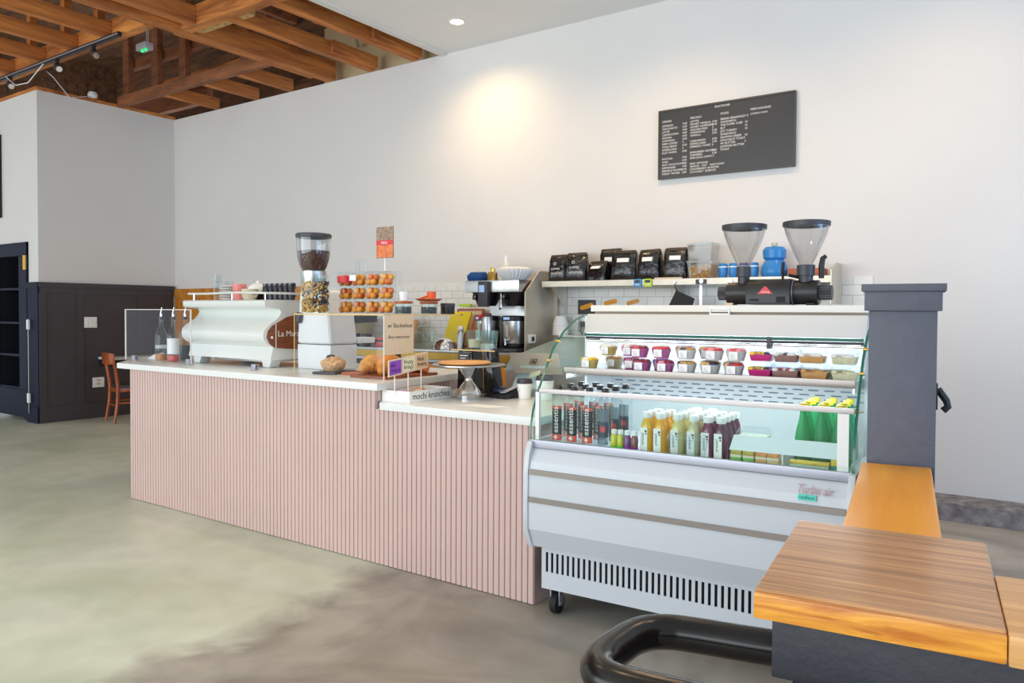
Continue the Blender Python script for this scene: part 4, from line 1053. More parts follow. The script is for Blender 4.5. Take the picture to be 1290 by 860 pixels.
# on top of the brewer
t = thing('filter_stack', 'stack of white fluted paper coffee filters on the brewer', 'filters', (-4.13, 5.84, 1.7105))
for k in range(3):
    rings = []
    for (r0, z) in ((0.10, 0.0), (0.145, 0.055), (0.17, 0.09)):
        rings.append([((r0 + (0.006 if i % 2 else -0.006) * (z / 0.09 + 0.3)) * math.cos(2 * PI * i / 56), (r0 + (0.006 if i % 2 else -0.006) * (z / 0.09 + 0.3)) * math.sin(2 * PI * i / 56), z + k * 0.008) for i in range(56)])
    MB().loft(rings).build('paper_filter', M['paper'], t, angle=20)
MB().lathe([(0.0, 0.107), (0.165, 0.107), (0.12, 0.125), (0.0, 0.13)], (0, 0, 0), 40).build('paper_filter', M['paper'], t, angle=20)
mb = MB()
mb.loft([[(-0.08, -0.05, 0), (0.08, -0.05, 0.0), (0.08, 0.06, 0), (-0.08, 0.06, 0)], [(-0.09, -0.055, 0.05), (0.085, -0.06, 0.03), (0.085, 0.06, 0.05), (-0.085, 0.06, 0.055)], [(-0.06, -0.03, 0.085), (0.075, -0.04, 0.07), (0.07, 0.05, 0.09), (-0.06, 0.05, 0.09)]])
o = mb.build('blue_cloth', M['navycloth'], bevel=0.015)
o.location = (-4.49, 5.74, 1.7105)
tag(o, 'crumpled navy blue cloth on the left of the brewer', 'cloth')
t = thing('gold_bag', 'small gold foil bag standing between blue cloth and filters', 'bag', (-4.355, 5.80, 1.7105))
MB().hexa([(-0.045, -0.03, 0), (0.045, -0.03, 0), (0.045, 0.03, 0), (-0.045, 0.03, 0), (-0.05, -0.012, 0.085), (0.05, -0.012, 0.08), (0.045, 0.012, 0.08), (-0.045, 0.012, 0.085)]).build('bag', plain('gold_foil', (196, 160, 84), 0.35, 0.5, var=0.2, vscale=30, bump=0.5, bscale=30), t, bevel=0.006)
MB().box(-0.022, 0.022, -0.01, 0.01, 0.084, 0.125).build('fold', M['brass'], t, bevel=0.005)
t = thing('squeeze_bottle', 'slim pale squeeze bottle behind the coffee filters', 'bottle', (-4.33, 5.98, 1.7105))
MB().lathe([(0.0, 0.0), (0.032, 0.0), (0.034, 0.01), (0.034, 0.17), (0.02, 0.19), (0.0, 0.19)], (0, 0, 0), 18).build('body', plain('pale_bottle', (226, 222, 206), 0.35), t)
MB().lathe([(0.014, 0.1905), (0.016, 0.21), (0.010, 0.25), (0.0, 0.255)], (0, 0, 0), 14).build('nozzle', M['paper'], t)
# steel side panel beside the brewer
t = thing('steel_side_panel', 'tall narrow steel side panel between brewer and wall shelf', 'panel', (-3.84, 5.9, ZB))
MB().prism([(5.70, ZB), (6.19, ZB), (6.19, 1.80), (5.93, 1.80), (5.70, 1.60)], -3.918, -3.908, 'x').build('panel', M['steelshelf'], t, world=True, smooth=False)
MB().box(-3.9075, -3.862, 6.10, 6.17, 1.72, 1.80).box(-3.9075, -3.862, 6.17, 6.19, ZB + 0.1, 1.80).build('flange', M['steelshelf'], t, world=True, smooth=False)
t = thing('wall_outlet', 'white outlet box on the steel side panel by the urn', 'outlet', (-3.84, 5.75, 1.16))
MB().box(-3.9075, -3.885, 5.74, 5.84, 1.135, 1.215).build('box', M['white'], t, world=True, bevel=0.004)
MB().box(-3.8848, -3.882, 5.77, 5.81, 1.155, 1.195).build('socket', M['darkgrey'], t, world=True, smooth=False)
# leaning boards, bowl, jars at the back
def lean(name, label, cat, x, y, w, h, th, mat, tilt=12, skew=0.0, group=None):
    o = MB().hexa([(-w / 2, 0, 0), (w / 2, 0, 0), (w / 2, th, 0), (-w / 2, th, 0), (-w / 2 + skew, 0, h), (w / 2 + skew, 0, h), (w / 2 + skew, th, h), (-w / 2 + skew, th, h)]).build(name, mat, bevel=0.004)
    o.location = (x, y, ZB + 0.02)
    o.rotation_euler = (R(-tilt), 0, 0)
    return tag(o, label, cat, group)
t = thing('cork_frame', 'wood framed board leaning behind the yellow chopping board', 'board', (-4.86, 6.03, ZB))
for a in ((-0.17, -0.15, 0, 0.40), (0.15, 0.17, 0, 0.40), (-0.15, 0.15, 0, 0.02), (-0.15, 0.15, 0.38, 0.40)):
    MB().box(a[0], a[1], 0, 0.02, a[2], a[3]).build('frame_rail', M['redboard'], t, bevel=0.002)
MB().box(-0.15, 0.15, 0.006, 0.014, 0.02, 0.38).build('panel', M['kraft'], t, smooth=False)
t.rotation_euler = (R(-10), 0, 0)
o = lean('chopping_board', 'bright yellow plastic chopping board leaning at the back counter', 'chopping board', -4.92, 5.87, 0.26, 0.35, 0.012, M['yellow'], 12, 0.07)
o2 = MB().box(-0.02, 0.02, -0.002, 0.0, -0.008, 0.008).build('hang_hole', M['slot'], o, smooth=False)
o2.location = (0.07, -0.0003, 0.32)
o = MB().box(-0.07, 0.07, -0.02, 0.02, 0, 0.03).build('lime_sponge', M['lime'], bevel=0.008)
o.location = (-4.93, 6.11, 1.47)
tag(o, 'lime green sponge perched on the framed board', 'sponge')
lean('chopping_board', 'red brown wooden chopping board leaning left of the brewer', 'chopping board', -4.665, 5.90, 0.17, 0.32, 0.02, M['redboard'], 12, 0.05)
o = MB().lathe([(0.125, 0.0), (0.128, 0.004), (0.115, 0.055), (0.08, 0.095), (0.03, 0.112), (0.0, 0.114)], (0, 0, 0), 30, cap=False).build('steel_bowl', M['chrome'])
o.location = (-4.82, 5.66, ZB)
tag(o, 'shiny steel bowl upside down before the yellow board', 'bowl')
o = MB().ball((0, 0, 0), 0.032, 14, 8).build('timer_ball', M['whitecup'])
t = thing('salt_shaker', 'round white topped shaker between red board and glasses', 'shaker', (-4.625, 5.66, ZB + 0.14))
o.parent = t
o.location = (0, 0, 0.06)
o.name = 'cap'
MB().lathe([(0.0, -0.14), (0.035, -0.14), (0.038, 0.02), (0.03, 0.035), (0.0, 0.035)], (0, 0, 0), 18).build('body', M['steel'], t)
t = thing('swing_jar', 'clear swing top jar at the back, seen through the pastry case', 'jar', (-5.12, 5.72, ZB))
MB().lathe([(0.0, 0.0), (0.11, 0.001), (0.115, 0.012), (0.115, 0.16), (0.09, 0.185), (0.085, 0.20)], (0, 0, 0), 26, cap=False).build('glass', M['glass'], t)
MB().lathe([(0.088, 0.20), (0.092, 0.21), (0.06, 0.23), (0.0, 0.235)], (0, 0, 0), 26, cap=False).build('lid', M['glass'], t)
MB().tube([(-0.06, 0, 0.23), (-0.055, 0, 0.30), (0.0, 0, 0.33), (0.055, 0, 0.30), (0.06, 0, 0.23)], 0.004, 7).build('wire_handle', M['conduit'], t)
# clutter behind the pastry case
for i, (x, c, m) in enumerate(((-6.12, 'dark blue', 'navycloth'), (-5.95, 'dark brown', 'greycup'))):
    cupshape('mug', f'{c} mug on the back counter, seen through the pastry case', 'mug', (x + 0.1, 5.62, ZB), plain('mug_' + str(i), ((62, 60, 96), (70, 56, 56))[i], 0.3), 0.055, 0.13, 'mugs on the back counter')
t = thing('red_tub', 'red orange plastic caddy on the back counter', 'tub', (-5.60, 5.64, ZB))
MB().lathe([(0.0, 0.0), (0.085, 0.0), (0.10, 0.02), (0.10, 0.075), (0.085, 0.095), (0.0, 0.096)], (0, 0, 0), 24, True, 1.35, 0.7).build('body', M['red'], t)
MB().box(-0.075, 0.035, -0.0745, -0.066, 0.052, 0.075).build('slot', M['slot'], t, bevel=0.004)
lean('recipe_card', 'pale green card leaning behind the red caddy', 'card', -5.88, 5.95, 0.16, 0.26, 0.006, plain('pale_green_card', (222, 216, 140), 0.7, var=0.1, vscale=20), 10)
lean('chopping_board', 'light brown chopping board leaning at the back, seen through the pastry case', 'chopping board', -5.66, 6.0, 0.24, 0.26, 0.016, plain('light_brown_board', (190, 142, 96), 0.5, var=0.1, vscale=12), 10)
t = thing('steel_hopper', 'steel and brown grinder box standing on the back counter', 'grinder', (-6.32, 5.80, ZB))
MB().hexa([(-0.20, -0.14, 0.0), (0.2, -0.14, 0.0), (0.2, 0.14, 0.0), (-0.2, 0.14, 0.0), (-0.24, -0.16, 0.24), (0.24, -0.16, 0.24), (0.24, 0.16, 0.24), (-0.24, 0.16, 0.24)]).build('body', M['steelshelf'], t, bevel=0.012)
MB().box(-0.26, 0.26, -0.18, 0.18, 0.245, 0.32).build('lid', M['darkgrey'], t, bevel=0.006)
MB().box(-0.03, 0.03, -0.184, -0.1805, 0.26, 0.30).build('badge', M['alu'], t, smooth=False)
# knock box and small machine parts low behind the pastry case
t = thing('knock_box', 'dark grey knock box behind the pastries on the tall counter', 'knock box', (-3.62, 3.80, ZT))
t = bpy.data.objects[t.name]
t.location = (-3.86, 3.89, ZT)
MB().hexa([(-0.10, -0.03, 0.0), (0.30, -0.03, 0.0), (0.30, 0.03, 0.0), (-0.10, 0.03, 0.0), (-0.06, -0.03, 0.085), (0.29, -0.03, 0.085), (0.29, 0.03, 0.085), (-0.06, 0.03, 0.085)]).build('bin', M['darkgrey'], t, bevel=0.008)
MB().cyl((0.12, -0.001, 0.086), (0.12, -0.001, 0.11), 0.02, seg=12).build('knob', M['rubber'], t)
# pale sloping lid of the prep fridge, right of the brewer
t = thing('prep_fridge', 'pale teal steel prep fridge with sloping lid behind the till', 'fridge', (-3.35, 5.5, 0))
MB().box(-3.80, -2.2, 5.25, 6.18, 0.08, 0.93).build('body', M['steel'], t, world=True, bevel=0.006)
MB().hexa([(-3.78, 5.2, 0.931), (-2.2, 5.2, 0.931), (-2.2, 6.18, 0.931), (-3.78, 6.18, 0.931), (-3.72, 5.22, 1.045), (-2.2, 5.22, 1.045), (-2.2, 6.0, 1.19), (-3.72, 6.0, 1.19)]).build('lid', M['teal'], t, world=True, bevel=0.006)
MB().box(-3.74, -2.2, 5.985, 6.18, 1.1905, 1.205).build('rear_ledge', M['white'], t, world=True, bevel=0.003)
for x in (-3.7, -2.35):
    for y in (5.35, 6.05):
        MB().cyl((x, y, 0.0), (x, y, 0.08), 0.02, seg=10).build('foot', M['black'], t, world=True)
zs = 1.2055
for i in range(7):
    r0 = 0.075 - 0.0005 * i
    o = MB().lathe([(r0, 0.0), (r0 + 0.002, 0.004), (r0 - 0.024, 0.085), (0.0, 0.086)], (0, 0, 0), 22, cap=False).build('paper_cup', M['paper'])
    o.location = (-3.80 + 0.03, 6.08, zs + i * 0.0155)
    tag(o, f'white upturned paper cup nested in the stack by the wall, {ORD[i]} from the bottom', 'cup', 'upturned cup stack by the wall')
t = thing('wall_outlet', 'steel outlet plate with a black plug on the tiles', 'outlet', (-3.58, YB - 0.015, 1.25))
MB().box(-3.65, -3.53, YB - 0.022, YB - 0.0145, 1.235, 1.37).build('plate', M['steel'], t, world=True, bevel=0.002)
MB().box(-3.61, -3.565, YB - 0.06, YB - 0.0225, 1.285, 1.335).build('plug', M['black'], t, world=True, bevel=0.005)
MB().tube([(-3.59, YB - 0.05, 1.29), (-3.60, YB - 0.06, 1.25), (-3.58, YB - 0.06, 1.21)], 0.006, 7).build('cord', M['black'], t, world=True)
t = thing('squeeze_bottle', 'white pump bottle on the prep fridge, seen through the case glass', 'bottle', (-2.72, 5.42, 1.09))
t.location = (-2.75, 5.6, 1.126)
MB().lathe([(0.0, 0.0), (0.05, 0.0), (0.05, 0.10), (0.02, 0.13), (0.018, 0.16), (0.0, 0.16)], (0, 0, 0), 18).build('body', M['white'], t)
MB().tube([(0, 0, 0.16), (0, 0, 0.185), (-0.04, 0, 0.19)], 0.007, 7).build('pump', M['white'], t)
for k, (x, y, lab) in enumerate(((-2.55, 5.60, 'clear tub with yellow band on the prep fridge, beside the pump bottle'), (-2.33, 5.62, 'clear tub on the prep fridge hard against the display case'))):
    t = thing('food_tub', lab, 'tub', (x, y, 1.131), 0, 'tubs on the prep fridge')
    MB().hexa([(-0.085, -0.06, 0), (0.085, -0.06, 0), (0.085, 0.06, 0), (-0.085, 0.06, 0), (-0.1, -0.075, 0.13), (0.1, -0.075, 0.13), (0.1, 0.075, 0.13), (-0.1, 0.075, 0.13)]).build('tub', milky('frosted_tub', (222, 226, 206), 0.5), t, bevel=0.008)
    MB().box(-0.105, 0.105, -0.08, 0.08, 0.1305, 0.142).build('lid', plain('yellow_lid', (222, 214, 150), 0.5), t, bevel=0.004)
# cards taped to the tiles
def card(label, x0, x1, z0, z1, base, photo, pz):
    t = thing('photo_card', label, 'card', ((x0 + x1) / 2, YB - 0.016, z0), 0, 'food cards on the tiles')
    MB().box(x0, x1, YB - 0.018, YB - 0.0145, z0, z1).build('card', base, t, world=True, smooth=False)
    for k in range(4):
        u = (k + 0.5) / 4
        MB().ball((x0 + (x1 - x0) * (0.18 + 0.64 * u), YB - 0.019, pz[0] + (pz[1] - pz[0]) * (0.35 + 0.4 * u)), (x1 - x0) * 0.12, 10, 6, 1.2, 0.12, 1.0).build('pastry_picture', photo, t, world=True)
card('dark picture card of pastries taped to the tiles by the case', -3.655, -3.465, 1.40, 1.535, M['darkgrey'], M['ball'], (1.43, 1.51))
card('white card with an orange picture, right of the dark card', -3.40, -3.22, 1.40, 1.55, M['paper'], M['ball'], (1.48, 1.54))
card('white card with a yellow picture, furthest right on the tiles', -3.17, -3.0, 1.40, 1.55, M['paper'], M['crois'], (1.48, 1.54))
tag(MB().box(-3.635, -3.485, YB - 0.0175, YB - 0.0145, 1.22, 1.385).build('notice', plain('pale_blue_notice', (190, 206, 206), 0.7, var=0.1, vscale=20), smooth=False), 'pale blue paper notice below the dark pastry card', 'notice')

# ------------------------------------------------------------------ wall shelf
t = thing('wall_shelf', 'long steel wall shelf carrying coffee bags above the tiles', 'shelf', (-2.65, 6.05, 1.65))
MB().box(-3.86, -1.33, 5.90, YB - 0.0145, 1.690, 1.698).build('shelf_plate', M['steelshelf'], t, world=True, smooth=False)
MB().box(-3.86, -1.33, 5.896, 5.902, 1.65, 1.700).build('lip', M['steelshelf'], t, world=True, smooth=False)
for x in (-3.80, -2.60, -1.50):
    MB().prism([(5.91, 1.689), (YB - 0.016, 1.689), (YB - 0.016, 1.45)], x, x + 0.004, 'x').build('bracket', M['steelshelf'], t, world=True, smooth=False)
MB().box(-3.80, -3.775, YB - 0.03, YB - 0.0145, 1.40, 1.689).build('standard', M['steel'], t, world=True, smooth=False)
MB().prism([(5.86, 1.49), (YB - 0.016, 1.49), (YB - 0.016, 1.80), (6.02, 1.80), (5.86, 1.74)], -1.325, -1.318, 'x').build('end_plate', M['steelshelf'], t, world=True, smooth=False)
for x in (-2.32, -2.08):
    MB().cyl((x, 5.88, 1.675), (x, 5.895, 1.675), 0.016, seg=12).build('hook_knob', M['chrome'], t, world=True)
ZS = 1.7005
def bag(x, y, w, h, d, rz, label, style=0, lean_=0.0):
    t = thing('coffee_bag', label, 'bag', (x, y, ZS), rz, 'black coffee bags on the wall shelf')
    random.seed(int(x * 1000) & 0xffff)
    rings = []
    n = 28
    for (z, f, wd) in ((0, 0.9, 1.0), (0.04, 1.0, 1.02), (0.3, 1.02, 1.0), (0.6, 0.92, 0.99), (0.8, 0.7, 0.97), (0.92, 0.34, 0.96), (1.0, 0.12, 0.95)):
        ring = []
        for i in range(n):
            a = 2 * PI * i / n
            ca, sa = math.cos(a), math.sin(a)
            e = 0.45
            px = w / 2 * wd * math.copysign(abs(ca) ** e, ca)
            py = d / 2 * f * math.copysign(abs(sa) ** e, sa)
            j = 0.006 if 0 < z < 1 else 0.001
            ring.append((px + random.uniform(-j, j), py + lean_ * z + random.uniform(-j, j), z * h + random.uniform(-j, j) * (z > 0.5)))
        rings.append(ring)
    MB().loft(rings).build('pouch', M['foil'], t, angle=70)
    if style >= 1:
        MB().hexa([(-w * 0.46, -d * 0.18 + lean_, h * 0.93), (w * 0.46, -d * 0.18 + lean_, h * 0.94), (w * 0.46, d * 0.14 + lean_, h * 0.94), (-w * 0.46, d * 0.14 + lean_, h * 0.93), (-w * 0.44, -d * 0.12 + lean_, h * 1.03), (w * 0.44, -d * 0.1 + lean_, h * 1.05), (w * 0.44, d * 0.1 + lean_, h * 1.05), (-w * 0.44, d * 0.1 + lean_, h * 1.03)]).build('folded_top', M['foilwarm'], t, bevel=0.01)
    if style == 2:
        MB().hexa([(-w * 0.22, -d * 0.5 - 0.004, h * 0.62), (w * 0.24, -d * 0.5 - 0.004, h * 0.62), (w * 0.24, -d * 0.5 + 0.01, h * 0.62), (-w * 0.22, -d * 0.5 + 0.01, h * 0.62), (-w * 0.22, -d * 0.42 - 0.006 + lean_ * .7, h * 0.76), (w * 0.24, -d * 0.42 - 0.006 + lean_ * .7, h * 0.76), (w * 0.24, -d * 0.3 + lean_ * .7, h * 0.76), (-w * 0.22, -d * 0.3 + lean_ * .7, h * 0.76)]).build('paper_label', M['paper'], t, smooth=False)
    if style == 1:
        text('COFFEE\nROASTERS', w * 0.14, M['whiteink'], t, (-w * 0.3, -d * 0.52 - 0.007, h * 0.45), name='lettering', line=1.6)
        MB().lathe([(0.014, 0.0), (0.014, 0.002), (0.010, 0.002), (0.010, 0.0)], (0, 0, 0), 14, cap=False).build('round_emblem', M['whiteink'], t).matrix_local = Matrix.Translation((-w * 0.1, -d * 0.5 - 0.004, h * 0.68)) @ Matrix.Rotation(PI / 2, 4, 'X')
    return t
bag(-3.755, 6.03, 0.18, 0.24, 0.11, R(6), 'black coffee bag nearest the steel side panel', 1)
bag(-3.555, 6.02, 0.20, 0.25, 0.13, R(14), 'black coffee bag with folded brownish top, second from the side panel', 1)
bag(-3.33, 5.99, 0.20, 0.17, 0.10, R(-8), 'short slumped coffee bag third along the shelf', 2, 0.03)
bag(-3.26, 6.12, 0.22, 0.28, 0.09, R(2), 'tall black coffee bag standing behind the slumped one', 2)
bag(-3.07, 6.01, 0.23, 0.25, 0.13, R(8), 'black coffee bag with pale label, right of the slumped bag', 2)
bag(-2.825, 6.01, 0.21, 0.25, 0.13, R(-6), 'black coffee bag above the lime timer, second from the right', 2)
bag(-2.59, 6.01, 0.20, 0.255, 0.13, R(10), 'rightmost black coffee bag, closest to the clear bins', 2)
random.seed(11)
def timer(x, col, label):
    t = thing('kitchen_timer', label, 'timer', (x, 5.89, 1.67), 0, 'timers on the shelf lip')
    MB().box(-0.034, 0.034, -0.012, 0.0045, -0.034, 0.034).build('body', col, t, bevel=0.006)
    MB().box(-0.024, 0.024, -0.0135, -0.0122, 0.002, 0.024).build('display', M['darkgrey'], t, smooth=False)
    for k in (-0.015, 0.0, 0.015):
        MB().cyl((k, -0.0122, -0.014), (k, -0.0145, -0.014), 0.0055, seg=10).build('button', M['white'], t)
timer(-2.885, M['blue'], 'small blue square timer stuck on the shelf lip')
timer(-2.79, M['lime'], 'small lime square timer stuck on the shelf lip')
tag(MB().box(-2.74, -2.50, 5.905, 5.93, ZS, ZS + 0.012).build('wooden_stirrers', M['kraft'], bevel=0.002), 'pale wooden stick lying on the shelf under the right bags', 'stick')
def bin_(z, label, fill):
    t = thing('clear_bin', label, 'bin', (-2.365, 6.04, z), 0, 'clear bins on the wall shelf')
    MB().hexa([(-0.09, -0.08, 0), (0.09, -0.08, 0), (0.09, 0.08, 0), (-0.09, 0.08, 0), (-0.105, -0.09, 0.13), (0.105, -0.09, 0.13), (0.105, 0.09, 0.13), (-0.105, 0.09, 0.13)]).build('tub', M['binplastic'], t, smooth=False)
    MB().box(-0.107, 0.107, -0.092, 0.092, 0.1305, 0.145).build('lid', M['binplastic'], t, smooth=False)
    if fill:
        MB().hexa([(-0.085, -0.075, 0.004), (0.085, -0.075, 0.004), (0.085, 0.075, 0.004), (-0.085, 0.075, 0.004), (-0.094, -0.084, 0.095), (0.094, -0.084, 0.115), (0.094, 0.084, 0.115), (-0.094, 0.084, 0.095)]).build('granola', M['granola'], t, smooth=False)
bin_(ZS, 'lower clear bin of brown granola on the wall shelf', True)
bin_(ZS + 0.1455, 'upper empty clear bin stacked on the granola bin', False)
for i, (x, m, c) in enumerate(((-2.19, 'bluec', 'bright blue'), (-2.105, 'bluec', 'second bright blue'), (-2.02, 'purplec', 'violet'), (-1.94, 'bluec', 'rightmost blue'))):
    t = thing('plastic_cup', f'{c} plastic cup in the row beside the granola bin', 'cup', (x, 6.02, ZS), 0, 'coloured cups on the wall shelf')
    MB().lathe([(0.0, 0.0), (0.03, 0.0), (0.037, 0.04), (0.038, 0.09), (0.034, 0.115), (0.024, 0.12), (0.0, 0.12)], (0, 0, 0), 20).build('cup', M[m], t)
    MB().lathe([(0.0382, 0.085), (0.039, 0.09), (0.0382, 0.095)], (0, 0, 0), 20, cap=False).build('rim', M['whitecup'], t)
t = thing('water_jug', 'translucent blue jug with round base behind the grinder hopper', 'jug', (-1.785, 6.04, ZS))
MB().lathe([(0.0, 0.0), (0.09, 0.0), (0.102, 0.03), (0.098, 0.075), (0.08, 0.12), (0.07, 0.135)], (0, 0, 0), 24).build('base', M['bluec'], t)
MB().lathe([(0.07, 0.136), (0.085, 0.15), (0.09, 0.21), (0.07, 0.235), (0.0, 0.24)], (0, 0, 0), 24).build('upper', M['bluec'], t)
MB().lathe([(0.02, 0.2405), (0.024, 0.25), (0.024, 0.27), (0.0, 0.272)], (0, 0, 0), 14).build('cap', M['beigecup'], t)
t = thing('wooden_box', 'brown wooden block box at the right end of the wall shelf', 'box', (-1.525, 6.05, ZS))
MB().box(-0.14, 0.12, -0.08, 0.08, 0, 0.06).build('box', M['redboard'], t, bevel=0.003)
MB().box(-0.06, 0.0, -0.0815, -0.0805, 0.006, 0.054).build('label', M['kraft'], t, smooth=False)
# hanging from the shelf lip
t = thing('pot_holder', 'black square pot holder hanging by its corner from the shelf', 'pot holder', (-2.55, 5.885, 1.5))
MB().hexa([(-2.63, 5.882, 1.42), (-2.42, 5.882, 1.40), (-2.42, 5.89, 1.40), (-2.63, 5.89, 1.42), (-2.535, 5.882, 1.605), (-2.375, 5.882, 1.535), (-2.375, 5.89, 1.535), (-2.535, 5.89, 1.605)]).build('pad', M['blackcloth'], t, world=True, bevel=0.003)
MB().tube([(-2.53, 5.886, 1.60), (-2.545, 5.884, 1.63), (-2.55, 5.884, 1.672), (-2.545, 5.886, 1.63), (-2.525, 5.886, 1.602)], 0.003, 6).build('loop', M['black'], t, world=True)
MB().cyl((-2.55, 5.878, 1.672), (-2.55, 5.8955, 1.672), 0.008, seg=8).build('magnet_hook', M['chrome'], t, world=True)
t = thing('steel_whisk', 'long steel spoon handle hanging from the shelf lip', 'utensil', (-2.31, 5.885, 1.45))
MB().box(-2.335, -2.315, 5.884, 5.889, 1.38, 1.65).build('handle', M['chrome'], t, world=True, bevel=0.002)
MB().ball((-2.325, 5.886, 1.36), 0.035, 12, 7, 1.0, 0.35, 1.3).build('bowl', M['chrome'], t, world=True)
MB().box(-2.37, -2.28, 5.886, 5.8955, 1.652, 1.69).build('clip', M['darkgrey'], t, world=True, bevel=0.003)

# ------------------------------------------------------------------ refrigerated display case
CR, CA = Vector((-1.945, 2.893, 0)), 0.056
W = 1.362
def CL(x, y, z):
    return (CR.x + math.cos(CA) * x - math.sin(CA) * y, CR.y + math.sin(CA) * x + math.cos(CA) * y, z)
t = case = thing('refrigerated_display_case', 'white refrigerated display case with curved glass ends full of drinks', 'display case', CR, CA)
body_prof = [(0.005, 0.80), (-0.03, 0.745), (-0.043, 0.70), (-0.047, 0.53), (-0.044, 0.44), (0.0, 0.352), (0.06, 0.335), (0.85, 0.335), (0.85, 0.80)]
MB().prism(body_prof, 0.012, W - 0.012, 'x').build('body', M['case'], t, angle=9)
end_prof = [(0.0, 0.835), (-0.016, 0.832), (-0.04, 0.775), (-0.052, 0.70), (-0.055, 0.53), (-0.052, 0.435), (-0.004, 0.345), (0.06, 0.328), (0.855, 0.328), (0.855, 0.835)]
for x in (-0.014, W - 0.0115):
    MB().prism(end_prof, x, x + 0.0255, 'x').build('end_panel', M['case'], t, bevel=0.006)
for z in (0.70, 0.575):
    y = -0.0485 if z < 0.65 else -0.0475
    MB().prism([(y + 0.006, z - 0.012), (y - 0.0025, z - 0.012), (y - 0.0025 + 0.0005, z + 0.012), (y + 0.006, z + 0.012)], 0.014, W - 0.013, 'x').build('trim_strip', M['strip'], t, smooth=False)
# grille with real slots
g = MB()
gy0, gy1 = 0.098, 0.104
g.box(0.0, W, gy0, gy1, 0.125, 0.205).box(0.0, W, gy0, gy1, 0.298, 0.33).box(0, 0.022, gy0, gy1, 0.205, 0.298)
ns = 47
pitch = (W - 0.06) / ns
for i in range(ns + 1):
    x = 0.022 + i * pitch
    g.box(x + 0.0125, x + pitch if i < ns else W, gy0, gy1, 0.205, 0.298)
g.build('grille', M['case'], t, smooth=False)
MB().box(0.03, W - 0.03, 0.16, 0.84, 0.13, 0.327).build('machine_box', M['slot'], t, smooth=False)
MB().box(-0.004, 0.0, 0.104, 0.5, 0.125, 0.327).build('chassis_side', M['darkgrey'], t, smooth=False)
def caster(x, y):
    c = MB().lathe([(0.0, 0.128), (0.03, 0.128), (0.03, 0.118), (0.02, 0.112), (0.0, 0.112)], (x, y, 0), 14).box(x - 0.026, x - 0.020, y - 0.022, y + 0.022, 0.045, 0.115).box(x + 0.020, x + 0.026, y - 0.022, y + 0.022, 0.045, 0.115).build('caster', M['alu'], t)
    MB().cyl((x - 0.017, y, 0.0505), (x + 0.017, y, 0.0505), 0.05, seg=22).build('wheel', M['rubber'], c, bevel=0.006)
    MB().cyl((x - 0.0275, y, 0.0505), (x + 0.0275, y, 0.0505), 0.012, seg=12).build('axle', M['steel'], c)
for x in (0.055, W - 0.06):
    for y in (0.15, 0.78):
        caster(x, y)
# well, back and inner sides
DZ = 0.80
MB().box(0.014, W - 0.014, 0.02, 0.84, DZ - 0.0, DZ + 0.004).build('deck', M['casein'], t, smooth=False)
bk = MB()
bk.box(0.014, W - 0.014, 0.80, 0.845, DZ + 0.004, 1.40)
bk.build('back_panel', M['casein'], t, smooth=False)
lv = MB()
for r_ in range(7):
    z = 0.965 + r_ * 0.022
    for i in range(18):
        x = 0.05 + i * 0.0715 + (0.03 if r_ % 2 else 0)
        if x + 0.045 < W - 0.03:
            lv.box(x, x + 0.045, 0.7985, 0.7995, z, z + 0.006)
lv.build('air_louver', plain('louver_blue_grey', (112, 132, 150), 0.6), t, smooth=False)
for x in (0.016, W - 0.028):
    MB().box(x, x + 0.012, 0.50, 0.80, DZ + 0.004, 1.40).build('inner_side', M['casein'], t, smooth=False)
MB().box(0.012, 0.03, 0.012, 0.03, DZ + 0.03, 1.055).build('front_post', M['white'], t, smooth=False)
MB().box(W - 0.056, W - 0.016, 0.012, 0.024, DZ + 0.03, 1.05).build('front_post', M['white'], t, smooth=False)
# front low pane with rails
MB().prism([(0.006, 0.838), (0.012, 0.838), (0.072, 1.046), (0.066, 1.046)], 0.004, W - 0.004, 'x').build('front_pane', M['caseglass'], t, smooth=False)
MB().box(0.002, W - 0.002, -0.004, 0.022, 0.803, 0.838).build('lower_rail', M['alu'], t, bevel=0.003)
MB().box(0.004, W - 0.004, 0.056, 0.082, 1.046, 1.066).build('upper_rail', plain('pale_rail', (206, 198, 196), 0.4, 0.2), t, bevel=0.004)
# curved glass ends
gp = [(0.0, 0.838), (0.003, 0.90), (0.022, 0.97), (0.068, 1.055), (0.135, 1.15), (0.205, 1.242), (0.315, 1.325), (0.43, 1.378), (0.52, 1.402)]
for x in (-0.008, W):
    MB().prism(gp + [(0.80, 1.402), (0.80, 0.838)], x, x + 0.008, 'x').build('end_glass', M['caseglass'], t, smooth=False)
    rim = MB()
    o_ = gp
    rings = []
    for k, (y, z) in enumerate(o_):
        a = o_[max(0, k - 1)]
        b = o_[min(len(o_) - 1, k + 1)]
        d = Vector((b[0] - a[0], b[1] - a[1])).normalized()
        nx, nz = d[1], -d[0]   # pointing outwards to the front
        rings.append([(x - 0.0012, y - nx * 0.0045, z - nz * 0.0045), (x + 0.0092, y - nx * 0.0045, z - nz * 0.0045), (x + 0.0092, y + nx * -0.0002 - nx * 0.0 - 0.003, z), (x - 0.0012, y - 0.003, z)])
    rim.loft(rings).build('glass_edge', M['greenedge'], t)
for x in (-0.012, W - 0.004):
    for (y, z) in ((0.068, 1.056), (0.16, 1.19), (0.245, 1.28)):
        MB().cyl((x, y + 0.006, z), (x + 0.018, y + 0.006, z), 0.007, seg=10).build('glass_clip', M['brass'], t)
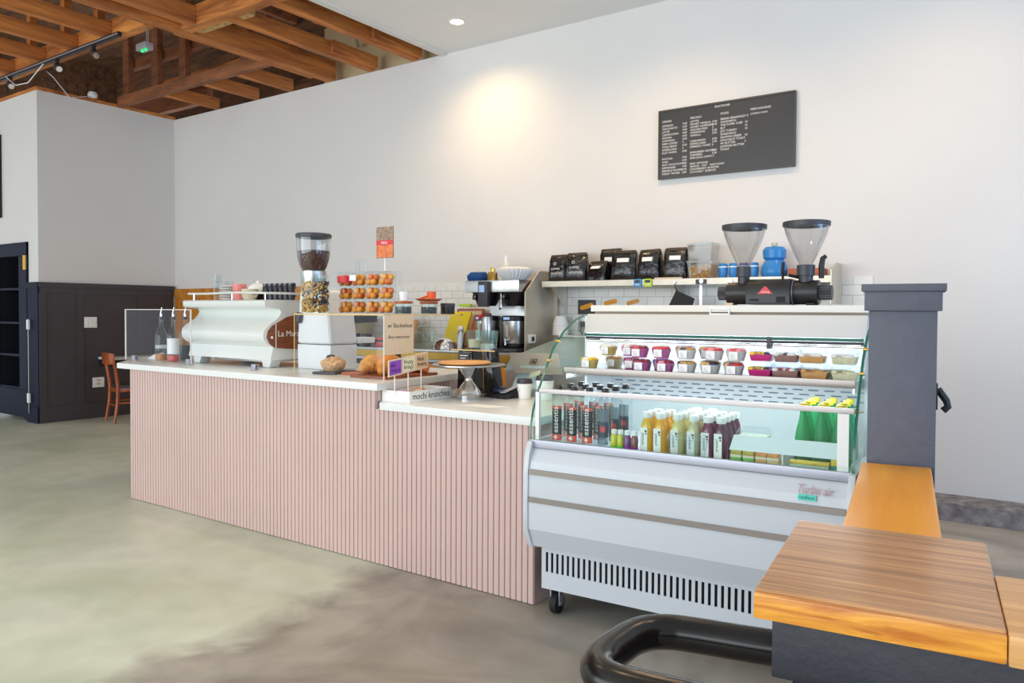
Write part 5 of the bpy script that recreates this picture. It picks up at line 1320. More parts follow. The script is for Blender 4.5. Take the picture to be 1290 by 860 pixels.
# shelf
MB().box(0.03, W - 0.03, 0.262, 0.76, 1.142, 1.150).build('shelf', M['steel'], t, smooth=False)
MB().box(0.03, W - 0.03, 0.25, 0.262, 1.124, 1.156).build('shelf_front', M['strip'], t, bevel=0.002)
for x in (0.034, W - 0.04):
    MB().box(x, x + 0.006, 0.265, 0.795, 1.10, 1.141).build('shelf_bracket', M['steel'], t, smooth=False)
# canopy
MB().prism([(0.46, 1.318), (0.475, 1.318), (0.515, 1.402), (0.85, 1.402), (0.85, 1.412), (0.50, 1.412)], 0.03, W - 0.02, 'x').build('fascia', M['fascia'], t, bevel=0.002)
sl = MB()
for a, b in ((0.12, 0.58), (0.68, 0.95), (1.02, 1.18), (1.24, 1.31)):
    sl.prism([(0.4955, 1.4005), (0.500, 1.4005), (0.5015, 1.4045), (0.497, 1.4045)], a, b, 'x')
sl.build('vent_slot', M['strip'], t, smooth=False)
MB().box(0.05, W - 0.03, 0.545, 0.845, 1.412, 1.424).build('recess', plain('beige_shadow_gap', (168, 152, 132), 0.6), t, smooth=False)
MB().box(0.04, W - 0.015, 0.515, 0.85, 1.424, 1.456).build('top_cap', plain('case_top_cream', (232, 226, 214), 0.35), t, bevel=0.004)
tg = MB().box(0.66, 0.755, 0.509, 0.513, 1.412, 1.418).box(0.66, 0.755, 0.509, 0.513, 1.436, 1.442).box(0.66, 0.666, 0.509, 0.513, 1.418, 1.436).box(0.749, 0.755, 0.509, 0.513, 1.418, 1.436)
tg.build('ticket_holder', M['white'], t, bevel=0.001)
for k, (y, z, r, m) in enumerate(((0.475, 1.308, 0.007, 'greenedge'), (0.488, 1.293, 0.0075, 'darkgrey'), (0.50, 1.278, 0.009, 'chrome'))):
    MB().cyl((0.03, y, z), (W - 0.03, y, z), r, seg=10).build('canopy_tube', M[m], t)
MB().box(0.935, 0.95, 0.466, 0.51, 1.262, 1.316).build('tube_bracket', M['darkgrey'], t, smooth=False)
MB().cyl((0.06, 0.60, 1.385), (W - 0.06, 0.60, 1.385), 0.011, seg=10).build('light_tube', M['led'], t)
MB().cyl((0.06, 0.40, 1.128), (W - 0.06, 0.40, 1.128), 0.008, seg=10).build('light_tube', M['led'], t)
text('Turbo air', 0.047, plain('badge_outline', (176, 140, 152), 0.4), t, (1.172, -0.036, 0.752), (PI / 2 - 0.35, 0, 0), name='brand_lettering', shear=0.3, width=0.125)
bd = MB().prism([(-0.0455, 0.728), (-0.0445, 0.728), (-0.0385, 0.748), (-0.0395, 0.748)], 1.18, 1.245, 'x').build('teal_badge', plain('teal_badge', (72, 206, 186), 0.5), t, smooth=False)
text('radiant', 0.017, plain('badge_ink', (20, 120, 110), 0.5), t, (1.186, -0.0447, 0.733), (PI / 2 - 0.29, 0, 0), name='badge_lettering', width=0.052)

# ---- drinks on the deck
DK = DZ + 0.0045
def arcband(r, z0, z1, half):
    pts = [(r * math.cos(R(-90 + half * (i / 6 - 1))), r * math.sin(R(-90 + half * (i / 6 - 1)))) for i in range(13)]
    return MB().loft([[(a, b, z0) for a, b in pts], [(a, b, z1) for a, b in pts]], cap=False, close=False)
def water_bottle(mats):
    t = thing('water_bottle', 'x', 'bottle', (0, 0, 0), CA, 'water bottles in the display case')
    MB().lathe([(0.0, 0.0), (0.030, 0.0), (0.033, 0.008), (0.033, 0.18), (0.032, 0.205), (0.024, 0.235), (0.014, 0.25), (0.013, 0.256)], (0, 0, 0), 20, cap=False).build('bottle', M['pet'], t)
    lab = arcband(0.0336, 0.028, 0.185, 48).build('label', mats[0], t)
    for a, b, m in mats[1]:
        arcband(0.0341, a, b, 48.5).build('label_band', m, lab)
    MB().lathe([(0.0, 0.256), (0.0165, 0.256), (0.017, 0.258), (0.017, 0.276), (0.016, 0.278), (0.0, 0.278)], (0, 0, 0), 18).build('cap', M['black'], t)
    return t
Mlab = plain('bottle_label_black', (40, 36, 40), 0.4)
Mcoral = plain('bottle_label_coral', (228, 88, 72), 0.4)
Mclearlab = milky('bottle_label_clear', (150, 166, 178), 0.4)
wb = water_bottle((Mlab, ((0.172, 0.186, Mcoral), (0.028, 0.055, Mcoral))))
tx = text('essentia', 0.038, M['whiteink'], wb, (0.012, -0.0345, 0.062), (PI / 2, -PI / 2, 0), name='lettering', width=None)
cross = MB().box(-0.003, 0.003, -0.0352, -0.0346, 0.032, 0.052).box(-0.009, -0.003, -0.0352, -0.0346, 0.039, 0.045).box(0.003, 0.009, -0.0352, -0.0346, 0.039, 0.045).build('white_cross', M['whiteink'], wb, smooth=False)
wb2 = water_bottle((Mclearlab, ((0.06, 0.13, plain('label_navy', (42, 54, 72), 0.4)),)))
MB().box(-0.006, 0.016, -0.0352, -0.0346, 0.085, 0.11).build('red_square', M['logored'], wb2, smooth=False)
cols = [0.085, 0.163, 0.241]
rowsn = ['front row', 'middle row', 'back row']
coln = ['leftmost column', 'second column', 'third column']
first = True
for c, x in enumerate(cols):
    for r_ in range(3):
        y = 0.105 + r_ * 0.112
        lab = f'black labelled water bottle, {rowsn[r_]}, {coln[c]} of the bottles'
        if first:
            wb.location = CL(x, y, DK); wb['label'] = lab; first = False
        else:
            dup(wb, CL(x, y, DK), None, lab)
first = True
for r_ in range(3):
    y = 0.105 + r_ * 0.112
    lab = f'clear water bottle with navy band and red square, {rowsn[r_]}'
    if first:
        wb2.location = CL(0.319, y, DK); wb2['label'] = lab; first = False
    else:
        dup(wb2, CL(0.319, y, DK), None, lab)
# small shots
for i, (x, liq, lower, nm) in enumerate(((0.372, (206, 196, 40), (90, 210, 60), 'yellow over green'), (0.403, (196, 200, 60), (80, 214, 90), 'second yellow over green'), (0.436, (120, 60, 120), (168, 40, 190), 'purple'), (0.470, (130, 70, 70), (150, 30, 170), 'plum over purple'))):
    t = thing('wellness_shot', f'tiny {nm} drink bottle between water and juice', 'bottle', CL(x, 0.085, DK), CA, 'tiny drink bottles')
    MB().lathe([(0.0, 0.0), (0.0145, 0.0), (0.0155, 0.004), (0.0155, 0.068), (0.011, 0.08), (0.0, 0.081)], (0, 0, 0), 16).build('bottle', plain('shot_' + str(i), liq, 0.15), t)
    MB().lathe([(0.016, 0.003), (0.016, 0.03)], (0, 0, 0), 16, cap=False).build('lower_band', plain('shot_low_' + str(i), lower, 0.2), t)
    MB().lathe([(0.0, 0.0812), (0.0125, 0.0812), (0.0125, 0.10), (0.0, 0.101)], (0, 0, 0), 14).build('cap', M['white'], t)
# juices
jc = [((228, 178, 20), 'amber yellow'), ((236, 170, 16), 'deep yellow'), ((214, 202, 130), 'pale lemon'), ((196, 188, 140), 'beige'), ((118, 40, 74), 'plum'), ((92, 18, 62), 'dark beetroot')]
jx = [0.512, 0.573, 0.650, 0.722, 0.783, 0.838]
jn = [3, 3, 5, 5, 4, 4]
for c in range(6):
    root = thing('juice_bottle', 'x', 'bottle', CL(jx[c], 0.125, DK), CA, 'juice bottles in the display case')
    MB().lathe([(0.0, 0.0), (0.025, 0.0), (0.0275, 0.006), (0.0275, 0.115), (0.024, 0.135), (0.017, 0.152), (0.0165, 0.158), (0.0, 0.158)], (0, 0, 0), 20).build('bottle', plain('juice_' + str(c), jc[c][0], 0.12, coat=0.3), root)
    lb = MB().box(-0.0215, 0.0115, -0.0295, -0.027, 0.012, 0.118).build('label', M['paper'], root, smooth=False)
    text('pressed', 0.016, M['ink'], lb, (-0.005, -0.0298, 0.045), (PI / 2, -PI / 2, 0), name='lettering')
    MB().box(-0.0005, 0.0085, -0.0301, -0.0297, 0.098, 0.107).box(0.0025, 0.0085, -0.0301, -0.0297, 0.088, 0.095).build('label_mark', M['ink'], lb, smooth=False)
    MB().lathe([(0.0, 0.1582), (0.0195, 0.1582), (0.0205, 0.161), (0.0205, 0.18), (0.019, 0.183), (0.0, 0.183)], (0, 0, 0), 20).build('cap', M['white'], root)
    for r_ in range(jn[c]):
        lab = f'{jc[c][1]} juice bottle with white cap, {ORD[r_]} from the glass'
        if r_ == 0:
            root['label'] = lab
        else:
            dup(root, CL(jx[c], 0.125 + r_ * 0.064, DK), None, lab)
# clear clamshell in front of the juices
def clam(name, label, loc, w, d, h, fill=None, fm=None, lidh=0.025, group=None, tubmat='pet'):
    t = thing(name, label, 'food box', loc, CA, group)
    b = 0.84
    MB().hexa([(-w / 2 * b, -d / 2 * b, 0), (w / 2 * b, -d / 2 * b, 0), (w / 2 * b, d / 2 * b, 0), (-w / 2 * b, d / 2 * b, 0), (-w / 2, -d / 2, h), (w / 2, -d / 2, h), (w / 2, d / 2, h), (-w / 2, d / 2, h)]).build('tub', M[tubmat], t, bevel=0.004)
    MB().hexa([(-w / 2 - 0.003, -d / 2 - 0.003, h + 0.0005), (w / 2 + 0.003, -d / 2 - 0.003, h + 0.0005), (w / 2 + 0.003, d / 2 + 0.003, h + 0.0005), (-w / 2 - 0.003, d / 2 + 0.003, h + 0.0005), (-w / 2 * 0.88, -d / 2 * 0.88, h + lidh), (w / 2 * 0.88, -d / 2 * 0.88, h + lidh), (w / 2 * 0.88, d / 2 * 0.88, h + lidh), (-w / 2 * 0.88, d / 2 * 0.88, h + lidh)]).build('lid', M['pet'], t, bevel=0.003)
    if fill:
        k0, k1 = b * 0.96, b * 0.96 + (1 - b) * fill
        MB().hexa([(-w / 2 * k0, -d / 2 * k0, 0.002), (w / 2 * k0, -d / 2 * k0, 0.002), (w / 2 * k0, d / 2 * k0, 0.002), (-w / 2 * k0, d / 2 * k0, 0.002), (-w / 2 * k1, -d / 2 * k1, h * fill), (w / 2 * k1, -d / 2 * k1, h * fill), (w / 2 * k1, d / 2 * k1, h * fill), (-w / 2 * k1, d / 2 * k1, h * fill)]).build('filling', fm, t, bevel=0.003)
    return t
def blobs(t, h, w, d, cols_, n, r):
    for k in range(n):
        m = cols_[k % len(cols_)]
        x = -w / 2 * 0.7 + w * 0.7 * ((k * 0.618) % 1.0)
        y = -d / 2 * 0.75 + d * 0.6 * ((k * 0.37) % 1.0)
        MB().ball((x, y, h), r, 8, 5, 1.2, 1.0, 0.7).build('topping', m, t)
clam('deli_box', 'clear plastic box standing in front of the pale juice bottles', CL(0.712, 0.066, DK), 0.17, 0.034, 0.085, 0.0, None, 0.03)
cream = plain('cream_filling', (232, 226, 196), 0.6, var=0.08, vscale=40)
clam('deli_box', 'clear box of creamy sandwich behind the green packs', CL(0.945, 0.24, DK + 0.06), 0.125, 0.10, 0.05, 0.9, cream)
o = MB().box(-0.065, 0.065, -0.05, 0.05, 0, 0.059).build('deli_riser', M['white'], bevel=0.004)
o.location = CL(0.945, 0.24, DK); o.rotation_euler = (0, 0, CA)
tag(o, 'white box under the creamy sandwich box in the case', 'box')
t = thing('round_tub', 'round clear tub with dark lid behind the orange packs', 'food box', CL(1.065, 0.26, DK), CA)
MB().lathe([(0.0, 0.0), (0.045, 0.0), (0.055, 0.075), (0.0, 0.075)], (0, 0, 0), 22).build('tub', M['casein'], t)
MB().lathe([(0.0, 0.0755), (0.058, 0.0755), (0.058, 0.084), (0.0, 0.086)], (0, 0, 0), 22).build('lid', M['darkgrey'], t)
# snack packs in the white fronted bin at the right
t = thing('acrylic_bin', 'low frosted acrylic bin of snack packs at the right of the case', 'bin', CL(1.10, 0.09, DK), CA)
bx0, bx1 = -0.225, 0.205
MB().hexa([(bx0, -0.045, 0), (bx1, -0.045, 0), (bx1, -0.042, 0), (bx0, -0.042, 0), (bx0 + 0.03, -0.01, 0.125), (bx1, -0.01, 0.125), (bx1, -0.007, 0.125), (bx0 + 0.03, -0.007, 0.125)]).build('front', M['acry'], t, smooth=False)
MB().hexa([(bx0 + 0.016, -0.030, 0.066), (bx1, -0.030, 0.066), (bx1, -0.0265, 0.066), (bx0 + 0.016, -0.0265, 0.066), (bx0 + 0.03, -0.013, 0.125), (bx1, -0.013, 0.125), (bx1, -0.0095, 0.125), (bx0 + 0.03, -0.0095, 0.125)]).build('frosted_band', milky('frosted_white', (236, 242, 248), 0.8), t, smooth=False)
MB().box(bx0 + 0.01, bx1, 0.055, 0.058, 0, 0.09).build('back', M['acry'], t, smooth=False)
MB().box(0.0, 0.004, -0.040, 0.05, 0.0, 0.062).build('divider', M['white'], t, smooth=False)
pk_ = [(-0.185, 'green', (110, 196, 66)), (-0.135, 'second green', (122, 204, 76)), (-0.085, 'orange', (240, 170, 90)), (-0.04, 'pale orange', (236, 196, 140))]
for x, nm, c in pk_:
    p_ = thing('snack_pack', f'{nm} snack pack in the frosted bin', 'pack', CL(1.10 + x, 0.085, DK + 0.0005), CA, 'snack packs in the frosted bin')
    MB().box(-0.022, 0.022, -0.018, 0.03, 0, 0.034).build('pack', plain('pack_' + nm.replace(' ', '_'), c, 0.4, var=0.1, vscale=60), p_, bevel=0.003)
    MB().box(-0.022, 0.022, -0.018, 0.03, 0.0345, 0.046).build('pale_band', plain('pack_band', (240, 224, 186), 0.5), p_, bevel=0.002)
    MB().box(-0.021, 0.021, -0.017, 0.029, 0.0465, 0.064).build('top', plain('pack_top_' + nm.replace(' ', '_'), (196, 170, 60) if 'green' in nm else (236, 150, 70), 0.5, var=0.3, vscale=60), p_, bevel=0.003)
p_ = thing('snack_pack', 'flat pale packet with a yellow rim in the frosted bin', 'pack', CL(1.216, 0.094, DK + 0.0005), CA, 'snack packs in the frosted bin')
MB().box(-0.095, 0.05, -0.010, 0.026, 0, 0.03).build('packet', plain('mint_pack', (206, 220, 200), 0.5, var=0.15, vscale=30), p_, bevel=0.004)
MB().box(-0.095, 0.05, -0.010, 0.026, 0.0305, 0.042).build('rim', plain('yellow_pack_rim', (240, 196, 60), 0.5, var=0.2, vscale=40), p_, bevel=0.003)
p_ = thing('snack_pack', 'yellow and teal packet at the right end of the bin', 'pack', CL(1.288, 0.090, DK + 0.0005), CA, 'snack packs in the frosted bin')
MB().box(-0.014, 0.014, -0.014, 0.03, 0, 0.036).build('teal_base', plain('teal_pack', (30, 140, 120), 0.4), p_, bevel=0.003)
MB().box(-0.014, 0.014, -0.012, 0.03, 0.0365, 0.066).build('yellow_top', plain('yellow_pack', (238, 206, 30), 0.5, var=0.2, vscale=60), p_, bevel=0.004)
# green sparkling bottles
gb = thing('sparkling_bottle', 'x', 'bottle', (0, 0, 0), CA, 'green sparkling bottles in the case')
MB().lathe([(0.0, 0.0), (0.030, 0.0), (0.033, 0.006), (0.033, 0.10), (0.028, 0.14), (0.016, 0.19), (0.0125, 0.215), (0.0125, 0.232), (0.0, 0.232)], (0, 0, 0), 20).build('bottle', M['greenglass'], gb)
lb = MB().lathe([(0.0336, 0.03), (0.0336, 0.085)], (0, 0, 0), 20, cap=False).build('label', plain('dark_green_label', (40, 116, 62), 0.4, var=0.3, vscale=60), gb)
MB().ball((0.0, -0.0335, 0.09), 0.012, 12, 6, 1.0, 0.15, 1.0).build('flower_mark', plain('flower_yellow', (240, 186, 40), 0.4), lb)
MB().lathe([(0.0, 0.2322), (0.016, 0.2322), (0.0165, 0.236), (0.0155, 0.25), (0.012, 0.254), (0.0, 0.254)], (0, 0, 0), 18).build('cap', plain('yellow_cap', (226, 206, 40), 0.35), gb)
first = True
gname = ['left', 'middle', 'right']
for c, x in enumerate((1.143, 1.213, 1.281)):
    for r_ in range(4):
        lab = f'green sparkling bottle with yellow cap, {gname[c]} column, {ORD[r_]} from the glass'
        loc = CL(x, 0.225 + r_ * 0.088, DK)
        if first:
            gb.location = loc; gb['label'] = lab; first = False
        else:
            dup(gb, loc, None, lab)
# packets seen behind the shots
for i in range(4):
    o = MB().box(-0.05, 0.05, -0.03, 0.03, 0, 0.03).build('food_tray', plain('tray_' + str(i), ((226, 232, 226), (176, 70, 150))[i % 2], 0.5), bevel=0.004)
    o.location = CL(0.445, 0.40, DK + i * 0.0305)
    o.rotation_euler = (0, 0, CA)
    tag(o, ('white', 'magenta', 'upper white', 'top magenta')[i] + ' food tray stacked at the back of the case, behind the tiny bottles', 'tray', 'stacked trays in the case')

# ---- cups on the shelf
SK = 1.1505
def pot(label, loc, col, top, r=0.046, h=0.044, tilt=0.0, group='dessert pots on the case shelf'):
    t = thing('dessert_pot', label, 'pot', loc, CA, group)
    MB().lathe([(0.0, 0.0), (r * 0.72, 0.0), (r * 0.98, h * 0.95), (0.0, h * 0.95)], (0, 0, 0), 22).build('filling', col, t)
    MB().lathe([(0.0, -0.0004), (r * 0.76, -0.0004), (r * 1.02, h), (r * 1.08, h + 0.002), (r * 1.08, h + 0.006)], (0, 0, 0), 22, cap=False).build('cup', M['pet'], t)
    for k in range(7):
        a = k * 0.9
        MB().ball((r * 0.55 * math.cos(a), r * 0.55 * math.sin(a), h * 1.02), r * 0.36, 8, 5, 1.1, 1.1, 0.6).build('topping', top[k % len(top)], t)
    MB().lathe([(r * 1.08, h + 0.0065), (r * 1.0, h + 0.012), (r * 0.8, h + 0.0155), (0.0, h + 0.0155)], (0, 0, 0), 22, cap=False).build('lid', M['pet'], t)
    lb = MB().box(-0.019, 0.019, -r * 0.965 - 0.003, -r * 0.965 + 0.0005, h * 0.18, h * 0.92).build('label', M['paper'], t, smooth=False)
    lf = MB()
    for q in range(3):
        lf.box(-0.013, 0.008 - 0.004 * q, -r * 0.965 - 0.0034, -r * 0.965 - 0.003, h * (0.3 + 0.16 * q), h * (0.34 + 0.16 * q))
    lf.build('print', plain('label_print', (150, 146, 176), 0.7), lb, smooth=False)
    return t
mY = plain('mango_pudding', (236, 206, 110), 0.4, var=0.08, vscale=40)
mP = plain('berry_yogurt', (206, 110, 168), 0.45, var=0.12, vscale=50)
mV = plain('violet_pudding', (150, 96, 190), 0.45)
mW = plain('white_yogurt', (238, 236, 232), 0.5)
mG = M['granola']
mB = plain('blueberries', (52, 50, 74), 0.5)
mR = plain('strawberry', (222, 52, 66), 0.35)
mRd = plain('raspberry_sauce', (150, 22, 50), 0.3)
mYf = plain('mango_fruit', (246, 206, 40), 0.4)
mM = plain('dragonfruit', (206, 14, 118), 0.35)
mC = plain('cocoa_oats', (150, 104, 96), 0.6, var=0.2, vscale=60)
mT = plain('caramel_layer', (206, 150, 84), 0.45, var=0.1, vscale=40)
mCr = plain('chia_cream', (222, 214, 172), 0.5, var=0.15, vscale=70)
mPk = plain('pale_pink_fruit', (240, 150, 160), 0.45)
tierw = ['lower', 'upper']
pots = [
    (0, 0.135, 0.315, mY, [mYf, mY, mW], 'yellow mango pot'), (1, 0.195, 0.40, mY, [mW], 'pale yellow pot'),
    (0, 0.205, 0.45, mCr, [mT], 'tan pudding pot'),
    (0, 0.318, 0.405, mP, [mRd, mP], 'pink yogurt pot beside the yellow one'), (1, 0.306, 0.41, mP, [mPk, mW], 'pale pink yogurt pot'),
    (0, 0.408, 0.31, mP, [mRd], 'pink yogurt pot with dark red top'), (1, 0.395, 0.31, mP, [mRd, mR], 'pink yogurt pot with red top'),
    (0, 0.520, 0.31, mP, [mRd, mRd, mPk], 'rightmost pink yogurt pot'), (1, 0.500, 0.315, mP, [mR], 'rightmost pink pot with bright red top'),
    (0, 0.462, 0.42, mV, [mV], 'violet pot in the second row'), (1, 0.575, 0.42, mV, [mV, mW], 'violet pot behind the granola'),
    (0, 0.622, 0.31, mW, [mG, mB, mG], 'granola yogurt pot with blueberries'), (1, 0.618, 0.315, mW, [mG, mB, mG, mV], 'granola and berry pot'),
    (0, 0.728, 0.31, mW, [mB, mG, mG], 'right granola yogurt pot'), (1, 0.69, 0.41, mW, [mG], 'plain granola pot in the second row'),
    (0, 0.835, 0.31, mW, [mR, mG, mRd], 'strawberry granola pot'), (1, 0.742, 0.32, mW, [mR, mPk], 'strawberry pot'),
    (1, 0.842, 0.32, mW, [mPk, mPk, mR], 'pale strawberry pot'), (0, 0.70, 0.42, mW, [mG, mB], 'half hidden granola pot in the second row'), (0, 0.80, 0.42, mW, [mT, mB], 'half hidden brown topped pot in the second row'),
]
for tier, x, y, col, top, nm in pots:
    pot(f'{nm}, {tierw[tier]} tier of the case shelf', CL(x, y, SK + tier * 0.062), col, top)
# clear risers carry the upper pots that have nothing below them
boxes = [
    (0, 0.945, mM, [mYf, mB], 0.105, 0.34, 'magenta fruit box'), (1, 0.947, mM, [mYf, mB], 0.098, 0.345, 'magenta fruit box'),
    (0, 1.055, mC, [mW, mB, mR, mW], 0.115, 0.32, 'berry topped cocoa box'), (1, 1.055, mC, [mW, mB, mW], 0.105, 0.33, 'white topped blueberry box'),
    (0, 1.172, mT, [mT], 0.112, 0.31, 'layered caramel box'), (1, 1.160, mT, [mW], 0.108, 0.32, 'caramel and cream box'),
    (0, 1.288, mCr, [mCr], 0.105, 0.31, 'creamy chia box'), (1, 1.283, mCr, [mW], 0.102, 0.32, 'white topped chia box'),
]
for tier, x, col, top, w, y, nm in boxes:
    t = clam('dessert_box', f'{nm} on the {tierw[tier]} tier of the case shelf', CL(x, y, SK + tier * 0.0635), w, 0.085, 0.042, 0.72, col, 0.020, 'dessert boxes on the case shelf')
    blobs(t, 0.033, w, 0.085, top, 7, 0.0125)
for i, (x, m) in enumerate(((0.995, mV), (1.115, mC), (1.235, mCr))):
    clam('dessert_box', ('violet', 'cocoa', 'pale chia')[i] + ' box in the second row of the case shelf', CL(x, 0.44, SK), 0.10, 0.085, 0.044, 0.8, m, 0.022, 'dessert boxes on the case shelf')

# ------------------------------------------------------------------ twin grinder on the case
ZG = 1.4565
t = thing('twin_grinder', 'black twin coffee grinder with two clear hoppers on the display case', 'coffee grinder', (-1.07, 3.62, ZG), CA)
def gx(px):
    return px + 1.07
MB().prism([(-0.085, 0.004), (0.085, 0.004), (0.085, 0.075), (0.07, 0.105), (0.04, 0.122), (-0.04, 0.122), (-0.07, 0.105), (-0.085, 0.075)], gx(-1.18), gx(-0.98), 'x').build('motor_housing', M['black'], t, bevel=0.006)
MB().cyl((gx(-1.285), 0, 0.058), (gx(-1.1805), 0, 0.058), 0.053, seg=28).build('left_drum', M['black'], t, bevel=0.003)
MB().cyl((gx(-0.9795), 0, 0.060), (gx(-0.868), 0, 0.060), 0.056, seg=28).build('right_drum', M['black'], t, bevel=0.003)
MB().cyl((gx(-0.983), 0, 0.060), (gx(-0.9765), 0, 0.060), 0.061, seg=28).build('ring', M['alu'], t)
k = MB()
for (a, b) in ((-1.33, -1.2855), (-0.8675, -0.812)):
    rings = []
    for q in range(2):
        rings.append([(gx((a, b)[q]), (0.033 if i % 2 else 0.029) * math.cos(2 * PI * i / 36), 0.058 + (0.033 if i % 2 else 0.029) * math.sin(2 * PI * i / 36)) for i in range(36)])
    MB().loft(rings).build('adjusting_knob', M['darkgrey'], t, angle=15)
for (cx, r) in ((gx(-1.212), 0.034), (gx(-0.928), 0.040)):
    zb = 0.10
    MB().lathe([(r * 0.8, zb), (r * 0.8, zb + 0.035), (r, zb + 0.037), (r, zb + 0.085), (r * 0.6, zb + 0.087)], (cx, 0, 0), 24).build('hopper_neck', M['darkgrey'], t)
    h = MB().lathe([(0.030, zb + 0.088), (0.048, zb + 0.125), (0.072, zb + 0.18), (0.09, zb + 0.225), (0.099, zb + 0.262), (0.101, zb + 0.272)], (cx, 0, 0), 32, cap=False).build('hopper', M['hopper'], t)
    MB().lathe([(0.098, zb + 0.262), (0.104, zb + 0.262), (0.105, zb + 0.282), (0.098, zb + 0.284), (0.0965, zb + 0.27)], (cx, 0, 0), 32, cap=False).build('hopper_rim', M['darkgrey'], h)
MB().tube([(gx(-1.03), 0.0, 0.12), (gx(-1.03), -0.01, 0.16), (gx(-1.028), -0.01, 0.20)], [0.005, 0.008, 0.008], 8).build('lever', M['black'], t)
MB().tube([(gx(-0.86), 0.0, 0.125), (gx(-0.862), 0.01, 0.18), (gx(-0.857), 0.01, 0.215), (gx(-0.842), 0.01, 0.225)], [0.012, 0.013, 0.012, 0.009], 10).build('lever', M['black'], t)
MB().tube([(gx(-0.96), 0, 0.13), (gx(-1.0), -0.02, 0.14)], 0.008, 8).build('latch', M['black'], t)
lg = MB().prism([(-0.036, 0.0), (0.036, 0.0), (0.004, 0.034), (-0.004, 0.034)], 0, 0.001, 'z').build('triangle_logo', M['logored'], t, smooth=False)
lg.matrix_local = Matrix.Translation((gx(-1.09), -0.0862, 0.052)) @ Matrix.Rotation(PI / 2, 4, 'X')
text('ditting', 0.011, M['whiteink'], lg, (-0.019, 0.006, 0.0015), (0, 0, 0), name='logo_lettering', width=0.038)
MB().box(gx(-1.16), gx(-1.12), -0.0865, -0.0853, 0.02, 0.03).box(gx(-1.04), gx(-1.0), -0.0865, -0.0853, 0.012, 0.04).build('vent', M['slot'], t, smooth=False)
for x in (gx(-1.27), gx(-0.90)):
    for y in (-0.03, 0.03):
        MB().box(x - 0.018, x + 0.018, y - 0.012, y + 0.012, 0.0, 0.012).build('foot', M['kraft'] if x < 0 else M['rubber'], t, bevel=0.002)

# ------------------------------------------------------------------ post, ledge, bench and rail
A2 = R(7.3)
t = thing('square_post', 'dark grey square post with a stepped cap at the end of the ledge', 'post', (-0.523, 2.885, 0), A2)
MB().box(0, 0.212, 0.002, 0.20, 0, 1.43).build('shaft', M['post'], t, bevel=0.003)
MB().box(-0.014, 0.226, -0.012, 0.214, 1.4305, 1.497).build('collar', M['post'], t, bevel=0.002)
MB().box(-0.024, 0.238, -0.022, 0.224, 1.4975, 1.523).build('cap', M['post'], t, bevel=0.003)
hk = MB().box(0.2125, 0.218, 0.06, 0.12, 1.09, 1.18).build('hook_plate', M['black'], t, bevel=0.002)
MB().tube([(0.218, 0.09, 1.16), (0.245, 0.09, 1.12), (0.25, 0.09, 1.10), (0.235, 0.09, 1.085)], 0.012, 8).build('hook', M['black'], hk)
# orange wood ledge on its half wall
A3 = R(7.9)
lp = Vector((-0.405, 1.935, 0))
t = thing('bar_ledge', 'narrow varnished orange wood ledge on a dark half wall', 'ledge', lp, A3)
MB().box(0, 0.214, 0.0, 0.94, 0.858, 0.902).build('ledge_top', M['ledge'], t, bevel=0.008, seg=3)
MB().box(0.03, 0.185, 0.0, 0.945, 0, 0.8575).build('half_wall', M['benchpaint'], t, smooth=False)
MB().ball((0.228, 0.14, 0.862), 0.014, 12, 8).build('red_knob', plain('dark_red_knob', (150, 24, 52), 0.4), t)
# big bar end
A4 = R(6.5)
bp = Vector((-0.424, 1.331, 0))
t = thing('bar_table', 'heavy bar end with brown striped plank top and dark grey base', 'bar', bp, A4)
MB().box(0, 0.382, 0.012, 0.528, 0.884, 0.932).build('plank_top', M['plank'], t, bevel=0.009, seg=3)
MB().box(0.001, 0.3815, -0.001, 0.0115, 0.8835, 0.928).build('plank_edge', M['plankedge'], t, bevel=0.005, seg=2)
MB().box(0.3825, 1.3, -0.004, 0.305, 0.882, 0.931).build('side_plank', M['plank2'], t, bevel=0.006, seg=2)
MB().box(0.028, 1.28, 0.03, 0.29, 0.772, 0.8815).box(0.028, 0.36, 0.2895, 0.51, 0.772, 0.8815).build('apron', M['benchpaint'], t, bevel=0.004)
MB().box(0.06, 1.25, 0.06, 0.27, 0, 0.772).box(0.06, 0.34, 0.27, 0.49, 0, 0.772).build('base_wall', M['benchpaint'], t, smooth=False)
pts = []
ctrl = [(-0.346, 1.555, 0.745), (-0.416, 1.552, 0.745), (-0.506, 1.533, 0.745), (-0.606, 1.512, 0.745), (-0.651, 1.498, 0.745), (-0.686, 1.470, 0.745), (-0.704, 1.425, 0.745), (-0.708, 1.370, 0.745), (-0.708, 1.315, 0.745), (-0.696, 1.268, 0.745), (-0.671, 1.240, 0.745), (-0.631, 1.230, 0.745), (-0.566, 1.236, 0.745), (-0.436, 1.254, 0.745), (-0.316, 1.270, 0.745), (-0.276, 1.285, 0.745), (-0.251, 1.320, 0.745), (-0.246, 1.430, 0.745)]
def smooth_pts(c, n=5):
    out = []
    for i in range(len(c) - 1):
        p0, p1, p2, p3 = [Vector(c[max(0, min(len(c) - 1, i + d))]) for d in (-1, 0, 1, 2)]
        for k in range(n):
            u = k / n
            out.append(0.5 * ((2 * p1) + (-p0 + p2) * u + (2 * p0 - 5 * p1 + 4 * p2 - p3) * u * u + (-p0 + 3 * p1 - 3 * p2 + p3) * u ** 3))
    out.append(Vector(c[-1]))
    return out
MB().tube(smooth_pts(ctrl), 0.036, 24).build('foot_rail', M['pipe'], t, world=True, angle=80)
WORLD, CAN, FRONT, SIDE, CASE, EXPO = 0.97, 70, 590, 190, 7, 0.05

